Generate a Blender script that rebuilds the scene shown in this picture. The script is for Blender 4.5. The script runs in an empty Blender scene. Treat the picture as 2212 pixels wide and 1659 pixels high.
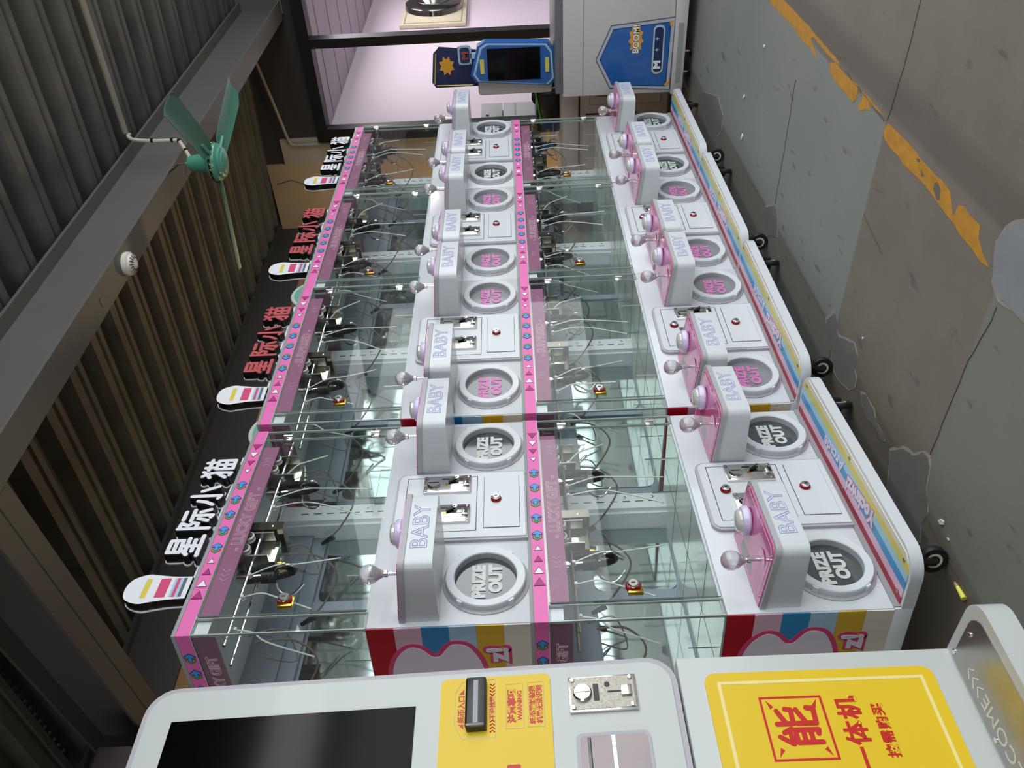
import bpy, bmesh, math, random
from math import radians as RD, sin, cos, pi
from mathutils import Vector, Matrix
random.seed(4)
SC = bpy.context.scene
COL = SC.collection
# ------------------------------------------------------------------ camera
ZS = 0.08
cam = bpy.data.cameras.new('camera')
cam.sensor_width = 36.0
cam.lens = 36.0 * 1809.66 / 2212.0
cam.clip_start = 0.02
cam.clip_end = 100
camo = bpy.data.objects.new('camera', cam)
COL.objects.link(camo)
YAW, PIT, ROL = RD(39.0671), RD(0.81741), RD(-2.43207)
Fv = Vector((cos(YAW)*cos(PIT), sin(YAW)*cos(PIT), sin(PIT)))
R0 = Vector((sin(YAW), -cos(YAW), 0)); U0 = R0.cross(Fv)
Rv = R0*cos(ROL) + U0*sin(ROL); Uv = -R0*sin(ROL) + U0*cos(ROL)
mw = Matrix.Identity(4)
mw.col[0][:3] = -Uv; mw.col[1][:3] = Rv; mw.col[2][:3] = -Fv
mw.col[3][:3] = (-1.15872, -1.65574, 1.05469-ZS)
camo.matrix_world = mw
SC.camera = camo
# ------------------------------------------------------------------ world, light, exposure
SC.view_settings.view_transform = 'Standard'
SC.view_settings.look = 'None'
SC.view_settings.gamma = 1.0
SC.view_settings.exposure = 0.06
SC.view_settings.use_curve_mapping = False
SC.cycles.transparent_max_bounces = 40
SC.cycles.max_bounces = 10
w = bpy.data.worlds.new('world'); SC.world = w; w.use_nodes = True
w.node_tree.nodes['Background'].inputs[0].default_value = (0.80, 0.86, 0.90, 1)
w.node_tree.nodes['Background'].inputs[1].default_value = 0.10
PSI = RD(-2.4)
def RW(x, y, z=0):
    return Vector((x*cos(PSI)-y*sin(PSI), x*sin(PSI)+y*cos(PSI), z))
def area(name, loc, target, sx, sy, power, color):
    l = bpy.data.lights.new(name, 'AREA'); l.shape = 'RECTANGLE'; l.size = sx; l.size_y = sy
    l.energy = power; l.color = color
    o = bpy.data.objects.new(name, l); COL.objects.link(o); o.location = loc
    o.rotation_euler = (Vector(target)-Vector(loc)).to_track_quat('-Z', 'Y').to_euler()
    return o
area('daylight_from_open_front', (3.4, -5.2, 1.72), (3.4, 0, 1.72), 12.0, 3.3, 385, (0.93, 0.98, 1.0))
area('daylight_from_side_door', (-4.6, -0.9, 1.4), (0, 0, 0.9), 2.4, 2.4, 46, (0.94, 0.98, 1.0))
area('ceiling_tube_light', (1.2, -3.0, 2.60), (1.2, -2.6, 0), 3.6, 0.5, 50, (0.96, 1.0, 0.97))
area('inner_room_ceiling_light', RW(7.0, 0.1, 2.36), RW(7.0, 0.1, 0), 2.6, 0.8, 60, (1.0, 0.96, 0.98))
pl = bpy.data.lights.new('added_warm_light_behind_machines', 'POINT'); pl.energy = 6; pl.color = (1.0, 0.74, 0.44); pl.shadow_soft_size = 0.08  # added warm point light for the glow on the deck, no actual lamp
po = bpy.data.objects.new('added_warm_light_behind_machines', pl); COL.objects.link(po); po.location = RW(1.8, 1.5, 1.3)
pl2 = pl.copy(); pl2.energy = 15; po2 = bpy.data.objects.new('added_warm_light_by_far_wall', pl2); COL.objects.link(po2); po2.location = RW(4.3, 1.72, 1.0)  # second added light, brightens the tan far wall, no fitting there

# ------------------------------------------------------------------ materials
def lin(c):
    out = []
    for v in c:
        v /= 255.0
        out.append(v/12.92 if v <= 0.04045 else ((v+0.055)/1.055)**2.4)
    return (*out, 1.0)
MATS = {}
def mat(name, rgb=(200, 200, 200), rough=0.4, metal=0.0, noise=0.0, nscale=8.0, coat=0.0, emit=0.0, rough_noise=0.0):
    if name in MATS: return MATS[name]
    m = bpy.data.materials.new(name); m.use_nodes = True
    nt = m.node_tree; b = nt.nodes['Principled BSDF']
    b.inputs['Base Color'].default_value = lin(rgb); b.inputs['Roughness'].default_value = rough
    b.inputs['Metallic'].default_value = metal
    if coat: b.inputs['Coat Weight'].default_value = coat; b.inputs['Coat Roughness'].default_value = 0.05
    if emit:
        b.inputs['Emission Color'].default_value = lin(rgb); b.inputs['Emission Strength'].default_value = emit
    if noise or rough_noise:
        tc = nt.nodes.new('ShaderNodeTexCoord'); n = nt.nodes.new('ShaderNodeTexNoise')
        n.inputs['Scale'].default_value = nscale; n.inputs['Detail'].default_value = 6
        nt.links.new(tc.outputs['Object'], n.inputs['Vector'])
        if noise:
            r = nt.nodes.new('ShaderNodeMix'); r.data_type = 'RGBA'
            a = lin([max(0, c*(1-noise)) for c in rgb]); d = lin([min(255, c*(1+noise*0.6)) for c in rgb])
            r.inputs['A'].default_value = a; r.inputs['B'].default_value = d
            nt.links.new(n.outputs['Fac'], r.inputs['Factor']); nt.links.new(r.outputs['Result'], b.inputs['Base Color'])
        if rough_noise:
            mr = nt.nodes.new('ShaderNodeMapRange'); mr.inputs['To Min'].default_value = max(0.02, rough-rough_noise); mr.inputs['To Max'].default_value = rough+rough_noise
            nt.links.new(n.outputs['Fac'], mr.inputs['Value']); nt.links.new(mr.outputs['Result'], b.inputs['Roughness'])
    MATS[name] = m
    return m
def glassmat(name, tint=(0.972, 0.985, 0.978), ior=1.35, rough=0.02):
    if name in MATS: return MATS[name]
    m = bpy.data.materials.new(name); m.use_nodes = True; nt = m.node_tree
    nt.nodes.remove(nt.nodes['Principled BSDF']); out = nt.nodes['Material Output']
    t = nt.nodes.new('ShaderNodeBsdfTransparent'); t.inputs[0].default_value = (*tint, 1)
    g = nt.nodes.new('ShaderNodeBsdfGlossy'); g.inputs['Roughness'].default_value = rough
    ge = nt.nodes.new('ShaderNodeNewGeometry'); dt = nt.nodes.new('ShaderNodeVectorMath'); dt.operation = 'DOT_PRODUCT'
    nt.links.new(ge.outputs['Incoming'], dt.inputs[0]); nt.links.new(ge.outputs['Normal'], dt.inputs[1])
    def mth(op, a, b_=None):
        n = nt.nodes.new('ShaderNodeMath'); n.operation = op
        for i, v in enumerate((a, b_)):
            if v is None: continue
            if isinstance(v, (int, float)): n.inputs[i].default_value = v
            else: nt.links.new(v, n.inputs[i])
        return n
    r0 = ((ior-1)/(ior+1))**2
    pw = mth('POWER', mth('SUBTRACT', 1.0, mth('ABSOLUTE', dt.outputs['Value']).outputs[0]).outputs[0], 5.0)
    f = mth('ADD', mth('MULTIPLY', pw.outputs[0], 1.0-r0).outputs[0], r0)
    mx = nt.nodes.new('ShaderNodeMixShader')
    nt.links.new(f.outputs[0], mx.inputs[0]); nt.links.new(t.outputs[0], mx.inputs[1]); nt.links.new(g.outputs[0], mx.inputs[2])
    nt.links.new(mx.outputs[0], out.inputs[0]); MATS[name] = m
    return m
def sheer(name, rgb, alpha, rough=0.6):
    if name in MATS: return MATS[name]
    m = bpy.data.materials.new(name); m.use_nodes = True; nt = m.node_tree
    b = nt.nodes['Principled BSDF']; b.inputs['Base Color'].default_value = lin(rgb)
    b.inputs['Alpha'].default_value = alpha; b.inputs['Specular IOR Level'].default_value = 0.15; b.inputs['Roughness'].default_value = rough
    MATS[name] = m
    return m
WHITE = mat('white_plastic', (212, 216, 222), 0.28, coat=0.15)
WMET = mat('white_painted_metal', (222, 226, 232), 0.4)
RIM = mat('pale_grey_edge', (176, 176, 182), 0.4)
GREYP = mat('grey_trim', (150, 152, 154), 0.45)
GROOVE = mat('dark_groove', (70, 74, 88), 0.7)
PINK = mat('pink_band', (232, 112, 182), 0.4)
FROST = sheer('frosted_pink_acrylic', (176, 116, 150), 0.74, 0.6)
FROSTL = mat('frosted_pink_line', (228, 190, 210), 0.5)
GLASS = glassmat('clear_glass')
GEDGE = mat('green_glass_edge', (150, 172, 164), 0.15, coat=0.5)
ACRY = mat('clear_acrylic_edge', (176, 186, 182), 0.12, coat=0.6)
CHROME = mat('chrome', (226, 224, 222), 0.12, 1.0, rough_noise=0.06, nscale=20)
STEEL = mat('brushed_steel', (170, 167, 162), 0.3, 1.0, noise=0.08, nscale=30)
BLACK = mat('black_plastic', (16, 16, 17), 0.35)
RUBBER = mat('black_rubber', (18, 18, 18), 0.6)
GOLD = mat('brass', (206, 168, 78), 0.22, 1.0)
REDA = mat('red_anodised', (150, 14, 30), 0.25, 0.4)
MIRROR = mat('dark_mirror', (180, 192, 192), 0.06, 0.95, rough_noise=0.04, nscale=9)
FRAMEG = mat('blue_grey_steel_frame', (140, 150, 162), 0.4, 0.2)
LILAC = mat('lilac_print', (168, 166, 214), 0.4)
CRIM = mat('crimson_print', (172, 16, 52), 0.35)
SPINK = mat('soft_pink_print', (226, 184, 208), 0.35)
SBLUE = mat('sky_blue_print', (44, 146, 206), 0.35)
SLBLUE = mat('light_blue_print', (160, 206, 222), 0.35)
SYEL = mat('yellow_print', (222, 204, 84), 0.35)
SCREAM = mat('cream_print', (226, 220, 198), 0.35)
PANRED = mat('red_stripe', (176, 12, 40), 0.4)
PANPINK = mat('pale_pink_stripe', (216, 178, 198), 0.4)
PANBLUE = mat('blue_stripe', (48, 136, 192), 0.4)
PANLB = mat('powder_blue_stripe', (168, 200, 222), 0.4)
PANYEL = mat('mustard_stripe', (214, 174, 60), 0.4)
PANCR = mat('ivory_stripe', (222, 214, 200), 0.4)
HOTPINK = mat('hot_pink_outline', (212, 74, 122), 0.4)
BLOBW = mat('pale_lilac_white', (222, 216, 230), 0.4)
DPINK = mat('magenta_triangle', (176, 44, 122), 0.4)
DPINKE = mat('dark_magenta_edge', (78, 18, 56), 0.4)
PWHITE = mat('white_print', (240, 238, 240), 0.4)
ARB = mat('arrow_blue', (66, 156, 218), 0.35)
ARBE = mat('arrow_dark_blue', (34, 62, 140), 0.4)
ARG = mat('arrow_green', (128, 168, 40), 0.35)
ARGE = mat('arrow_dark_green', (52, 84, 30), 0.4)
TOPPINK = mat('pink_acrylic_top', (212, 104, 158), 0.14, coat=0.8)
PINKLINE = mat('pale_pink_line', (236, 176, 210), 0.3)
GREYSTK = mat('grey_sticker', (164, 168, 172), 0.35)
LAV = mat('lavender_button', (214, 204, 238), 0.25, coat=0.5)
KNOB = mat('bubble_resin', (238, 234, 238), 0.06, noise=0.12, nscale=160)
KNOB.node_tree.nodes['Principled BSDF'].inputs['Transmission Weight'].default_value = 0.75
WINDK = mat('dark_smoked_window', (66, 72, 78), 0.08, coat=0.6)
WINDK.node_tree.nodes['Principled BSDF'].inputs['IOR'].default_value = 1.75
WINGR = mat('grey_film_window', (134, 136, 138), 0.2, coat=0.4)
TXTW = mat('white_window_lettering', (206, 210, 208), 0.4)
TXTP = mat('pink_window_lettering', (214, 124, 186), 0.4)
TIE = mat('white_nylon', (214, 220, 216), 0.4)
COIL = mat('black_coil_cable', (14, 15, 16), 0.45)
YWIRE = mat('yellow_wire', (208, 160, 50), 0.4)
GWIRE = mat('grey_wire', (120, 112, 100), 0.4)
SIGNW = mat('white_sign_face', (232, 232, 240), 0.35)
SIGNR = mat('red_sign_face', (186, 78, 84), 0.4)
SIGNB = mat('black_sign_side', (10, 10, 11), 0.4)
CREAMW = mat('cream_wheel_hub', (222, 214, 200), 0.4)

# ------------------------------------------------------------------ mesh building
class MB:
    def __init__(s): s.bm = bmesh.new(); s.ms = []
    def mi(s, m):
        if m not in s.ms: s.ms.append(m)
        return s.ms.index(m)
    def _set(s, faces, m):
        k = s.mi(m)
        for f in faces: f.material_index = k
    def box(s, x0, x1, y0, y1, z0, z1, m, bev=0.0, edge=None, seg=2):
        vs = [s.bm.verts.new((x, y, z)) for x in (x0, x1) for y in (y0, y1) for z in (z0, z1)]
        q = [(0, 1, 3, 2), (4, 6, 7, 5), (0, 4, 5, 1), (2, 3, 7, 6), (0, 2, 6, 4), (1, 5, 7, 3)]
        fs = [s.bm.faces.new([vs[i] for i in f]) for f in q]
        s._set(fs, m)
        if edge:
            ar = sorted(fs, key=lambda f: f.calc_area())[:4]
            s._set(ar, edge)
        if bev:
            es = list({e for f in fs for e in f.edges})
            r = bmesh.ops.bevel(s.bm, geom=es, offset=bev, segments=seg, affect='EDGES', profile=0.5, clamp_overlap=True)
            s._set(r['faces'], m)
        return s
    def prism(s, pts, axis, a, b, m, side=None):
        def P(u, v, t): return {'x': (t, u, v), 'y': (u, t, v), 'z': (u, v, t)}[axis]
        A = [s.bm.verts.new(P(u, v, a)) for u, v in pts]; B = [s.bm.verts.new(P(u, v, b)) for u, v in pts]
        n = len(pts); fs = []
        for i in range(n):
            j = (i+1) % n; fs.append(s.bm.faces.new((A[i], A[j], B[j], B[i])))
        s._set(fs, side or m)
        c = [s.bm.faces.new(A[::-1]), s.bm.faces.new(B)]
        s._set(c, m)
        s.fix(fs+c)
        return s
    def fix(s, fs): bmesh.ops.recalc_face_normals(s.bm, faces=fs)
    def tube(s, pts, r, m, seg=8, cap=True, rs=None):
        pts = [Vector(p) for p in pts]; rings = []
        up = None
        for i, p in enumerate(pts):
            d = (pts[min(i+1, len(pts)-1)] - pts[max(i-1, 0)])
            if d.length < 1e-9: d = Vector((0, 0, 1))
            d.normalize()
            if up is None:
                a = Vector((0, 0, 1)) if abs(d.z) < 0.9 else Vector((1, 0, 0))
                up = d.cross(a).normalized()
            else:
                up = (up - d*up.dot(d))
                up = up.normalized() if up.length > 1e-6 else d.orthogonal().normalized()
            v = d.cross(up); rr = rs[i] if rs else r
            rings.append([s.bm.verts.new(p + (up*cos(2*pi*k/seg) + v*sin(2*pi*k/seg))*rr) for k in range(seg)])
        fs = []
        for a, b in zip(rings, rings[1:]):
            for k in range(seg): fs.append(s.bm.faces.new((a[k], a[(k+1) % seg], b[(k+1) % seg], b[k])))
        if cap: fs += [s.bm.faces.new(rings[0][::-1]), s.bm.faces.new(rings[-1])]
        s._set(fs, m); s.fix(fs)
        return s
    def lathe(s, prof, c, axis, m, seg=32, mats=None):
        # prof: (radius, height along axis)
        c = Vector(c); ax = Vector(axis).normalized(); u = ax.orthogonal().normalized(); v = ax.cross(u)
        rings = []
        for r, h in prof:
            if r < 1e-6: rings.append([s.bm.verts.new(c+ax*h)])
            else: rings.append([s.bm.verts.new(c+ax*h+(u*cos(2*pi*k/seg)+v*sin(2*pi*k/seg))*r) for k in range(seg)])
        allf = []
        for i, (a, b) in enumerate(zip(rings, rings[1:])):
            fs = []
            if len(a) == 1 and len(b) == 1: continue
            for k in range(seg):
                k2 = (k+1) % seg
                if len(a) == 1: fs.append(s.bm.faces.new((a[0], b[k2], b[k])))
                elif len(b) == 1: fs.append(s.bm.faces.new((a[k], a[k2], b[0])))
                else: fs.append(s.bm.faces.new((a[k], a[k2], b[k2], b[k])))
            s._set(fs, mats[i] if mats else m); allf += fs
        s.fix(allf)
        return s
    def mesh(s, me, fn, m):
        vs = [s.bm.verts.new(fn(v.co)) for v in me.vertices]; fs = []
        for p in me.polygons:
            try: fs.append(s.bm.faces.new([vs[i] for i in p.vertices]))
            except ValueError: pass
        s._set(fs, m); s.fix(fs)
        return s
    def build(s, name, parent=None, smooth=35, loc=(0, 0, 0), rot=(0, 0, 0)):
        me = bpy.data.meshes.new(name); s.bm.to_mesh(me); s.bm.free()
        for m in s.ms: me.materials.append(m)
        if smooth:
            for p in me.polygons: p.use_smooth = True
            me.set_sharp_from_angle(angle=RD(smooth))
        o = bpy.data.objects.new(name, me); COL.objects.link(o)
        o.parent = parent; o.location = loc; o.rotation_euler = rot
        return o
_TC = {}
def text(body, size, off=0.0, ext=0.0004, outline=0.0, sx=1.0, res=3):
    key = (body, size, off, ext, outline, sx)
    if key in _TC: return _TC[key]
    cu = bpy.data.curves.new('t', 'FONT'); cu.body = body; cu.size = size; cu.offset = off; cu.extrude = ext
    cu.align_x = 'CENTER'; cu.align_y = 'CENTER'; cu.resolution_u = res
    if outline: cu.fill_mode = 'NONE'; cu.bevel_depth = outline; cu.bevel_resolution = 0; cu.extrude = 0
    o = bpy.data.objects.new('t', cu); COL.objects.link(o)
    dg = bpy.context.evaluated_depsgraph_get(); dg.update()
    me = bpy.data.meshes.new_from_object(o.evaluated_get(dg))
    bpy.data.objects.remove(o); bpy.data.curves.remove(cu)
    if len(me.vertices):
        xs = [v.co.x for v in me.vertices]; ys = [v.co.y for v in me.vertices]
        cx = (min(xs)+max(xs))/2; cy = (min(ys)+max(ys))/2
        for v in me.vertices: v.co.x = (v.co.x-cx)*sx; v.co.y -= cy
    _TC[key] = me
    return me
GLY = {
'星': [[(.25,.97),(.75,.97),(.75,.60),(.25,.60),(.25,.97)],[(.25,.785),(.75,.785)],[(.30,.52),(.14,.36)],[(.26,.43),(.82,.43)],[(.5,.54),(.5,.04)],[(.28,.235),(.76,.235)],[(.08,.03),(.93,.03)]],
'际': [[(.12,.97),(.12,.0)],[(.12,.95),(.36,.92),(.25,.68),(.38,.55),(.34,.40),(.20,.42)],[(.52,.92),(.90,.92)],[(.46,.66),(.98,.66)],[(.72,.66),(.72,.04),(.62,.08)],[(.57,.46),(.47,.14)],[(.87,.46),(.98,.16)]],
'小': [[(.5,.99),(.5,.04),(.36,.10)],[(.26,.72),(.20,.45),(.06,.20)],[(.74,.72),(.84,.48),(.96,.22)]],
'猫': [[(.36,.98),(.22,.82),(.05,.70)],[(.12,.96),(.26,.80),(.31,.5),(.28,.02),(.15,.06)],[(.28,.5),(.04,.18)],[(.44,.84),(1.0,.84)],[(.58,.98),(.58,.72)],[(.85,.98),(.85,.72)],[(.49,.60),(.95,.60),(.95,.03),(.49,.03),(.49,.60)],[(.72,.60),(.72,.03)],[(.49,.32),(.95,.32)]],
'能': [[(.28,1.0),(.10,.72),(.44,.74)],[(.38,.88),(.47,.68)],[(.13,.60),(.13,.0)],[(.13,.60),(.44,.60),(.44,.02),(.34,.05)],[(.13,.41),(.44,.41)],[(.13,.23),(.44,.23)],[(.60,1.0),(.60,.60),(.95,.58),(.97,.72)],[(.93,.94),(.60,.77)],[(.60,.50),(.60,.03),(.97,.01),(.99,.18)],[(.95,.45),(.60,.27)]]}
def glyph(mb, ch, cx, cz, size, w, y0, y1, m, sx=1.0):
    P = lambda p: (cx+(p[0]-0.5)*size*sx, cz+(p[1]-0.5)*size)
    kk = 0
    for st in GLY[ch]:
        Q = [P(p) for p in st]
        for a, b in zip(Q, Q[1:]):
            dx, dz = b[0]-a[0], b[1]-a[1]; l = math.hypot(dx, dz) or 1; nx, nz = -dz/l*w/2, dx/l*w/2
            kk += 1; mb.prism([(a[0]+nx, a[1]+nz), (a[0]-nx, a[1]-nz), (b[0]-nx, b[1]-nz), (b[0]+nx, b[1]+nz)], 'y', y0-kk*2e-5, y1+kk*2e-5, m)
        for a in Q: kk += 1; mb.prism([(a[0]+w/2*cos(2*pi*i/10), a[1]+w/2*sin(2*pi*i/10)) for i in range(10)], 'y', y0-kk*2e-5, y1+kk*2e-5, m)
def front(x, y, z):   # text plane facing -Y
    return lambda c: (x+c.x, y-c.z, z+c.y)
def sideL(x, y, z):   # facing -X, reading towards -Y
    return lambda c: (x-c.z, y-c.x, z+c.y)
def flat(x, y, z):    # facing up, reading +X, top towards +Y
    return lambda c: (x+c.x, y+c.y, z+c.z)
def E(name, label, cat, loc=(0, 0, 0), rz=0.0, group=None):
    o = bpy.data.objects.new(name, None); COL.objects.link(o); o.location = loc; o.rotation_euler = (0, 0, rz)
    o.empty_display_size = 0.1
    return tag(o, label, cat, group)
def tag(o, label, cat, group=None):
    o['label'] = label; o['category'] = cat
    if group: o['group'] = group
    return o
def struct(o): o['kind'] = 'structure'; return o
def rrect(x0, x1, z0, z1, r, n=6, corners=(1, 1, 1, 1)):
    pts = []
    for k, (cx, cz, a0) in enumerate(((x1-r, z1-r, 0), (x0+r, z1-r, 90), (x0+r, z0+r, 180), (x1-r, z0+r, 270))):
        if corners[k]:
            for i in range(n+1):
                a = RD(a0+90*i/n); pts.append((cx+r*cos(a), cz+r*sin(a)))
        else:
            pts.append((x1 if k in (0, 3) else x0, z1 if k < 2 else z0))
    return pts
def copy_tree(o, parent=None, dz=0.0, swap={}):
    c = o.copy(); COL.objects.link(c)
    if parent is not None: c.parent = parent
    if dz: c.location.z += dz
    if c.data is not None and c.data.name in swap: c.data = swap[c.data.name]
    for ch in list(o.children): copy_tree(ch, c, 0.0, swap)
    return c
def smooth_path(pts, n=6):
    P = [Vector(p) for p in pts]; out = []
    for i in range(len(P)-1):
        p0 = P[max(i-1, 0)]; p1 = P[i]; p2 = P[i+1]; p3 = P[min(i+2, len(P)-1)]
        for k in range(n):
            t = k/n
            out.append(0.5*((2*p1)+(-p0+p2)*t+(2*p0-5*p1+4*p2-p3)*t*t+(-p0+3*p1-3*p2+p3)*t**3))
    out.append(P[-1])
    return out

# ------------------------------------------------------------------ setting
def setting():
    # floor with painted and worn concrete zones
    m = bpy.data.materials.new('worn_concrete'); m.use_nodes = True; nt = m.node_tree; N = nt.nodes; Lk = nt.links
    b = N['Principled BSDF']; b.inputs['Roughness'].default_value = 0.55
    tc = N.new('ShaderNodeTexCoord'); sep = N.new('ShaderNodeSeparateXYZ'); Lk.new(tc.outputs['Object'], sep.inputs[0])
    def noise(sc, det=5, rough=0.6, stretch=None):
        n = N.new('ShaderNodeTexNoise'); n.inputs['Scale'].default_value = sc; n.inputs['Detail'].default_value = det; n.inputs['Roughness'].default_value = rough
        if stretch:
            mp = N.new('ShaderNodeMapping'); mp.inputs['Scale'].default_value = stretch; Lk.new(tc.outputs['Object'], mp.inputs[0]); Lk.new(mp.outputs[0], n.inputs['Vector'])
        else: Lk.new(tc.outputs['Object'], n.inputs['Vector'])
        return n.outputs['Fac']
    def math_(op, a, c=None):
        n = N.new('ShaderNodeMath'); n.operation = op
        for i, v in enumerate((a, c)):
            if v is None: continue
            if isinstance(v, (int, float)): n.inputs[i].default_value = v
            else: Lk.new(v, n.inputs[i])
        return n.outputs[0]
    def step(v, lo, hi):
        n = N.new('ShaderNodeMapRange'); n.inputs['From Min'].default_value = lo; n.inputs['From Max'].default_value = hi; Lk.new(v, n.inputs['Value']); return n.outputs['Result']
    def mixc(f, a, c):
        n = N.new('ShaderNodeMix'); n.data_type = 'RGBA'; Lk.new(f, n.inputs['Factor'])
        for k, v in (('A', a), ('B', c)):
            if isinstance(v, tuple): n.inputs[k].default_value = v
            else: Lk.new(v, n.inputs[k])
        return n.outputs['Result']
    wob = math_('MULTIPLY', math_('SUBTRACT', noise(3.0, 3), 0.5), 0.012)
    X = math_('ADD', sep.outputs['X'], wob); Y = math_('ADD', sep.outputs['Y'], wob)
    brown = mixc(noise(5.0), lin((108, 100, 90)), lin((132, 124, 112)))
    paint = mixc(noise(2.2), lin((124, 128, 122)), lin((140, 142, 136)))
    zone = math_('MULTIPLY', step(X, 0.955, 0.96), step(Y, -0.765, -0.76))
    col = mixc(zone, brown, paint)
    zone2 = math_('MULTIPLY', step(math_('MULTIPLY', X, -1.0), -0.285, -0.28), step(math_('MULTIPLY', Y, -1.0), 0.07, 0.075))
    col = mixc(zone2, col, mixc(noise(2.6), lin((116, 118, 108)), lin((132, 134, 124))))
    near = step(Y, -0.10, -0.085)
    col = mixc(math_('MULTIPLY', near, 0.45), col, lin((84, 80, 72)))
    band = math_('MULTIPLY', step(math_('MULTIPLY', Y, -1.0), 0.785, 0.80), step(Y, -0.90, -0.86))
    col = mixc(math_('MULTIPLY', band, 0.5), col, lin((84, 76, 70)))
    spots = step(noise(13.0, 2, 0.5, (0.55, 1.6, 1.0)), 0.66, 0.72)
    col = mixc(math_('MULTIPLY', spots, 0.55), col, lin((78, 72, 64)))
    specks = step(noise(60.0, 2), 0.74, 0.78)
    col = mixc(math_('MULTIPLY', specks, 0.35), col, lin((176, 172, 164)))
    Lk.new(col, b.inputs['Base Color'])
    bp = N.new('ShaderNodeBump'); bp.inputs['Strength'].default_value = 0.15; bp.inputs['Distance'].default_value = 0.004
    Lk.new(noise(40.0), bp.inputs['Height']); Lk.new(bp.outputs[0], b.inputs['Normal'])
    mb = MB(); mb.box(-4.8, 12, -5.0, 3.2, -0.1, 0.0, m); floor = struct(mb.build('floor', smooth=0))
    YEL = mat('worn_yellow_paint', (196, 138, 38), 0.6, noise=0.22, nscale=30)
    PAT = mat('grey_cement_patch', (112, 113, 110), 0.6, noise=0.12, nscale=14)
    PATB = mat('bluish_cement_patch', (140, 142, 146), 0.55, noise=0.10, nscale=10)
    EDGE = mat('chipped_pale_edge', (158, 148, 136), 0.8, noise=0.2, nscale=40)
    CRK = mat('dark_crack', (70, 64, 56), 0.9)
    YELLOW = [
[(0.946,-0.766),(0.905,-0.768),(0.844,-0.771),(0.766,-0.769),(0.691,-0.765),(0.605,-0.767),(0.557,-0.764),(0.539,-0.744),(0.52,-0.724),(0.509,-0.734),(0.51,-0.754),(0.487,-0.764),(0.451,-0.76),(0.406,-0.76),(0.397,-0.736),(0.368,-0.717),(0.328,-0.704),(0.361,-0.7),(0.413,-0.705),(0.463,-0.704),(0.503,-0.712),(0.561,-0.716),(0.6,-0.717),(0.664,-0.724),(0.734,-0.722),(0.809,-0.719),(0.859,-0.724),(0.893,-0.723),(0.943,-0.725),(0.96,-0.741)],
[(1.43,-0.766),(1.388,-0.777),(1.292,-0.774),(1.185,-0.78),(1.174,-0.752),(1.196,-0.73),(1.265,-0.732),(1.343,-0.732),(1.406,-0.74)],
[(2.9,-0.80),(2.15,-0.803),(1.976,-0.803),(1.825,-0.801),(1.666,-0.8),(1.481,-0.793),(1.356,-0.79),(1.351,-0.782),(1.391,-0.781),(1.49,-0.78),(1.619,-0.785),(1.63,-0.773),(1.566,-0.745),(1.55,-0.735),(1.613,-0.747),(1.728,-0.744),(1.839,-0.756),(1.991,-0.753),(2.9,-0.755)],
[(1.147,-0.775),(1.096,-0.781),(1.027,-0.775),(0.983,-0.775),(1.037,-0.771),(1.089,-0.77),(1.067,-0.757),(1.112,-0.742),(1.136,-0.726),(1.157,-0.737),(1.13,-0.759)]]
    HOLES = [[(0.632,-0.75),(0.621,-0.756),(0.598,-0.75),(0.587,-0.727),(0.604,-0.723),(0.632,-0.736)],[(0.745,-0.761),(0.728,-0.766),(0.727,-0.758),(0.74,-0.754)],[(0.709,-0.747),(0.691,-0.742),(0.7,-0.733)]]
    PATCH = [
[(1.034,-0.086),(0.987,-0.148),(0.952,-0.12),(0.924,-0.102),(0.874,-0.125),(0.809,-0.154),(0.777,-0.14),(0.77,-0.095),(0.747,-0.082),(0.74,-0.049),(0.774,-0.018),(0.867,0.014),(0.927,0.0),(0.944,-0.054),(1.009,-0.061)],
[(0.691,-0.064),(0.661,-0.083),(0.599,-0.084),(0.572,-0.064),(0.508,-0.065),(0.491,-0.059),(0.519,-0.043),(0.573,-0.044),(0.621,-0.033),(0.66,-0.038)],
[(0.454,-0.06),(0.407,-0.116),(0.356,-0.141),(0.319,-0.183),(0.29,-0.193),(0.273,-0.176),(0.257,-0.122),(0.223,-0.079),(0.225,-0.027),(0.207,0.015),(0.25,0.067),(0.301,0.079),(0.389,0.076),(0.431,-0.006)],
[(1.813,-0.084),(1.697,-0.147),(1.644,-0.119),(1.62,-0.06),(1.738,-0.002),(1.808,-0.031)],
[(3.09,-0.075),(2.763,-0.169),(2.628,-0.131),(2.629,-0.065),(2.757,0.064),(2.895,0.043),(3.059,-0.016)]]
    BLUE = [(0.335,-0.764),(0.319,-0.803),(0.275,-0.842),(0.234,-0.884),(0.10,-0.90),(0.10,-0.70),(0.26,-0.674),(0.300,-0.690),(0.325,-0.738)]
    CRACK = [[(1.386,-0.086),(1.04,-0.086)],[(0.719,-0.072),(0.583,-0.069),(0.461,-0.071)],[(0.225,-0.065),(0.114,-0.064),(0.077,-0.061),(0.032,-0.066),(-0.084,-0.054),(-0.4,-0.03)],[(0.255,-0.653),(0.284,-0.469),(0.292,-0.203)],[(0.929,-1.4),(0.931,-0.944),(0.952,-0.772)],[(1.712,-0.615),(1.705,-0.371),(1.703,-0.153)],[(0.955,-0.501),(0.788,-0.468)],[(2.101,-0.082),(1.817,-0.087)],[(0.97,-0.765),(1.3,-0.783)]]
    def rag(pts, amp=0.004):
        out = []
        for a, c in zip(pts, pts[1:]+pts[:1]):
            d = math.hypot(c[0]-a[0], c[1]-a[1]); n = max(1, int(d/0.025))
            for i in range(n):
                t = i/n; out.append((a[0]+(c[0]-a[0])*t+random.uniform(-amp, amp), a[1]+(c[1]-a[1])*t+random.uniform(-amp, amp)*0.6))
        return out
    def poly(mb, pts, z0, z1, m):
        mb.prism(pts, 'z', z0, z1, m)
    mb = MB()
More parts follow.
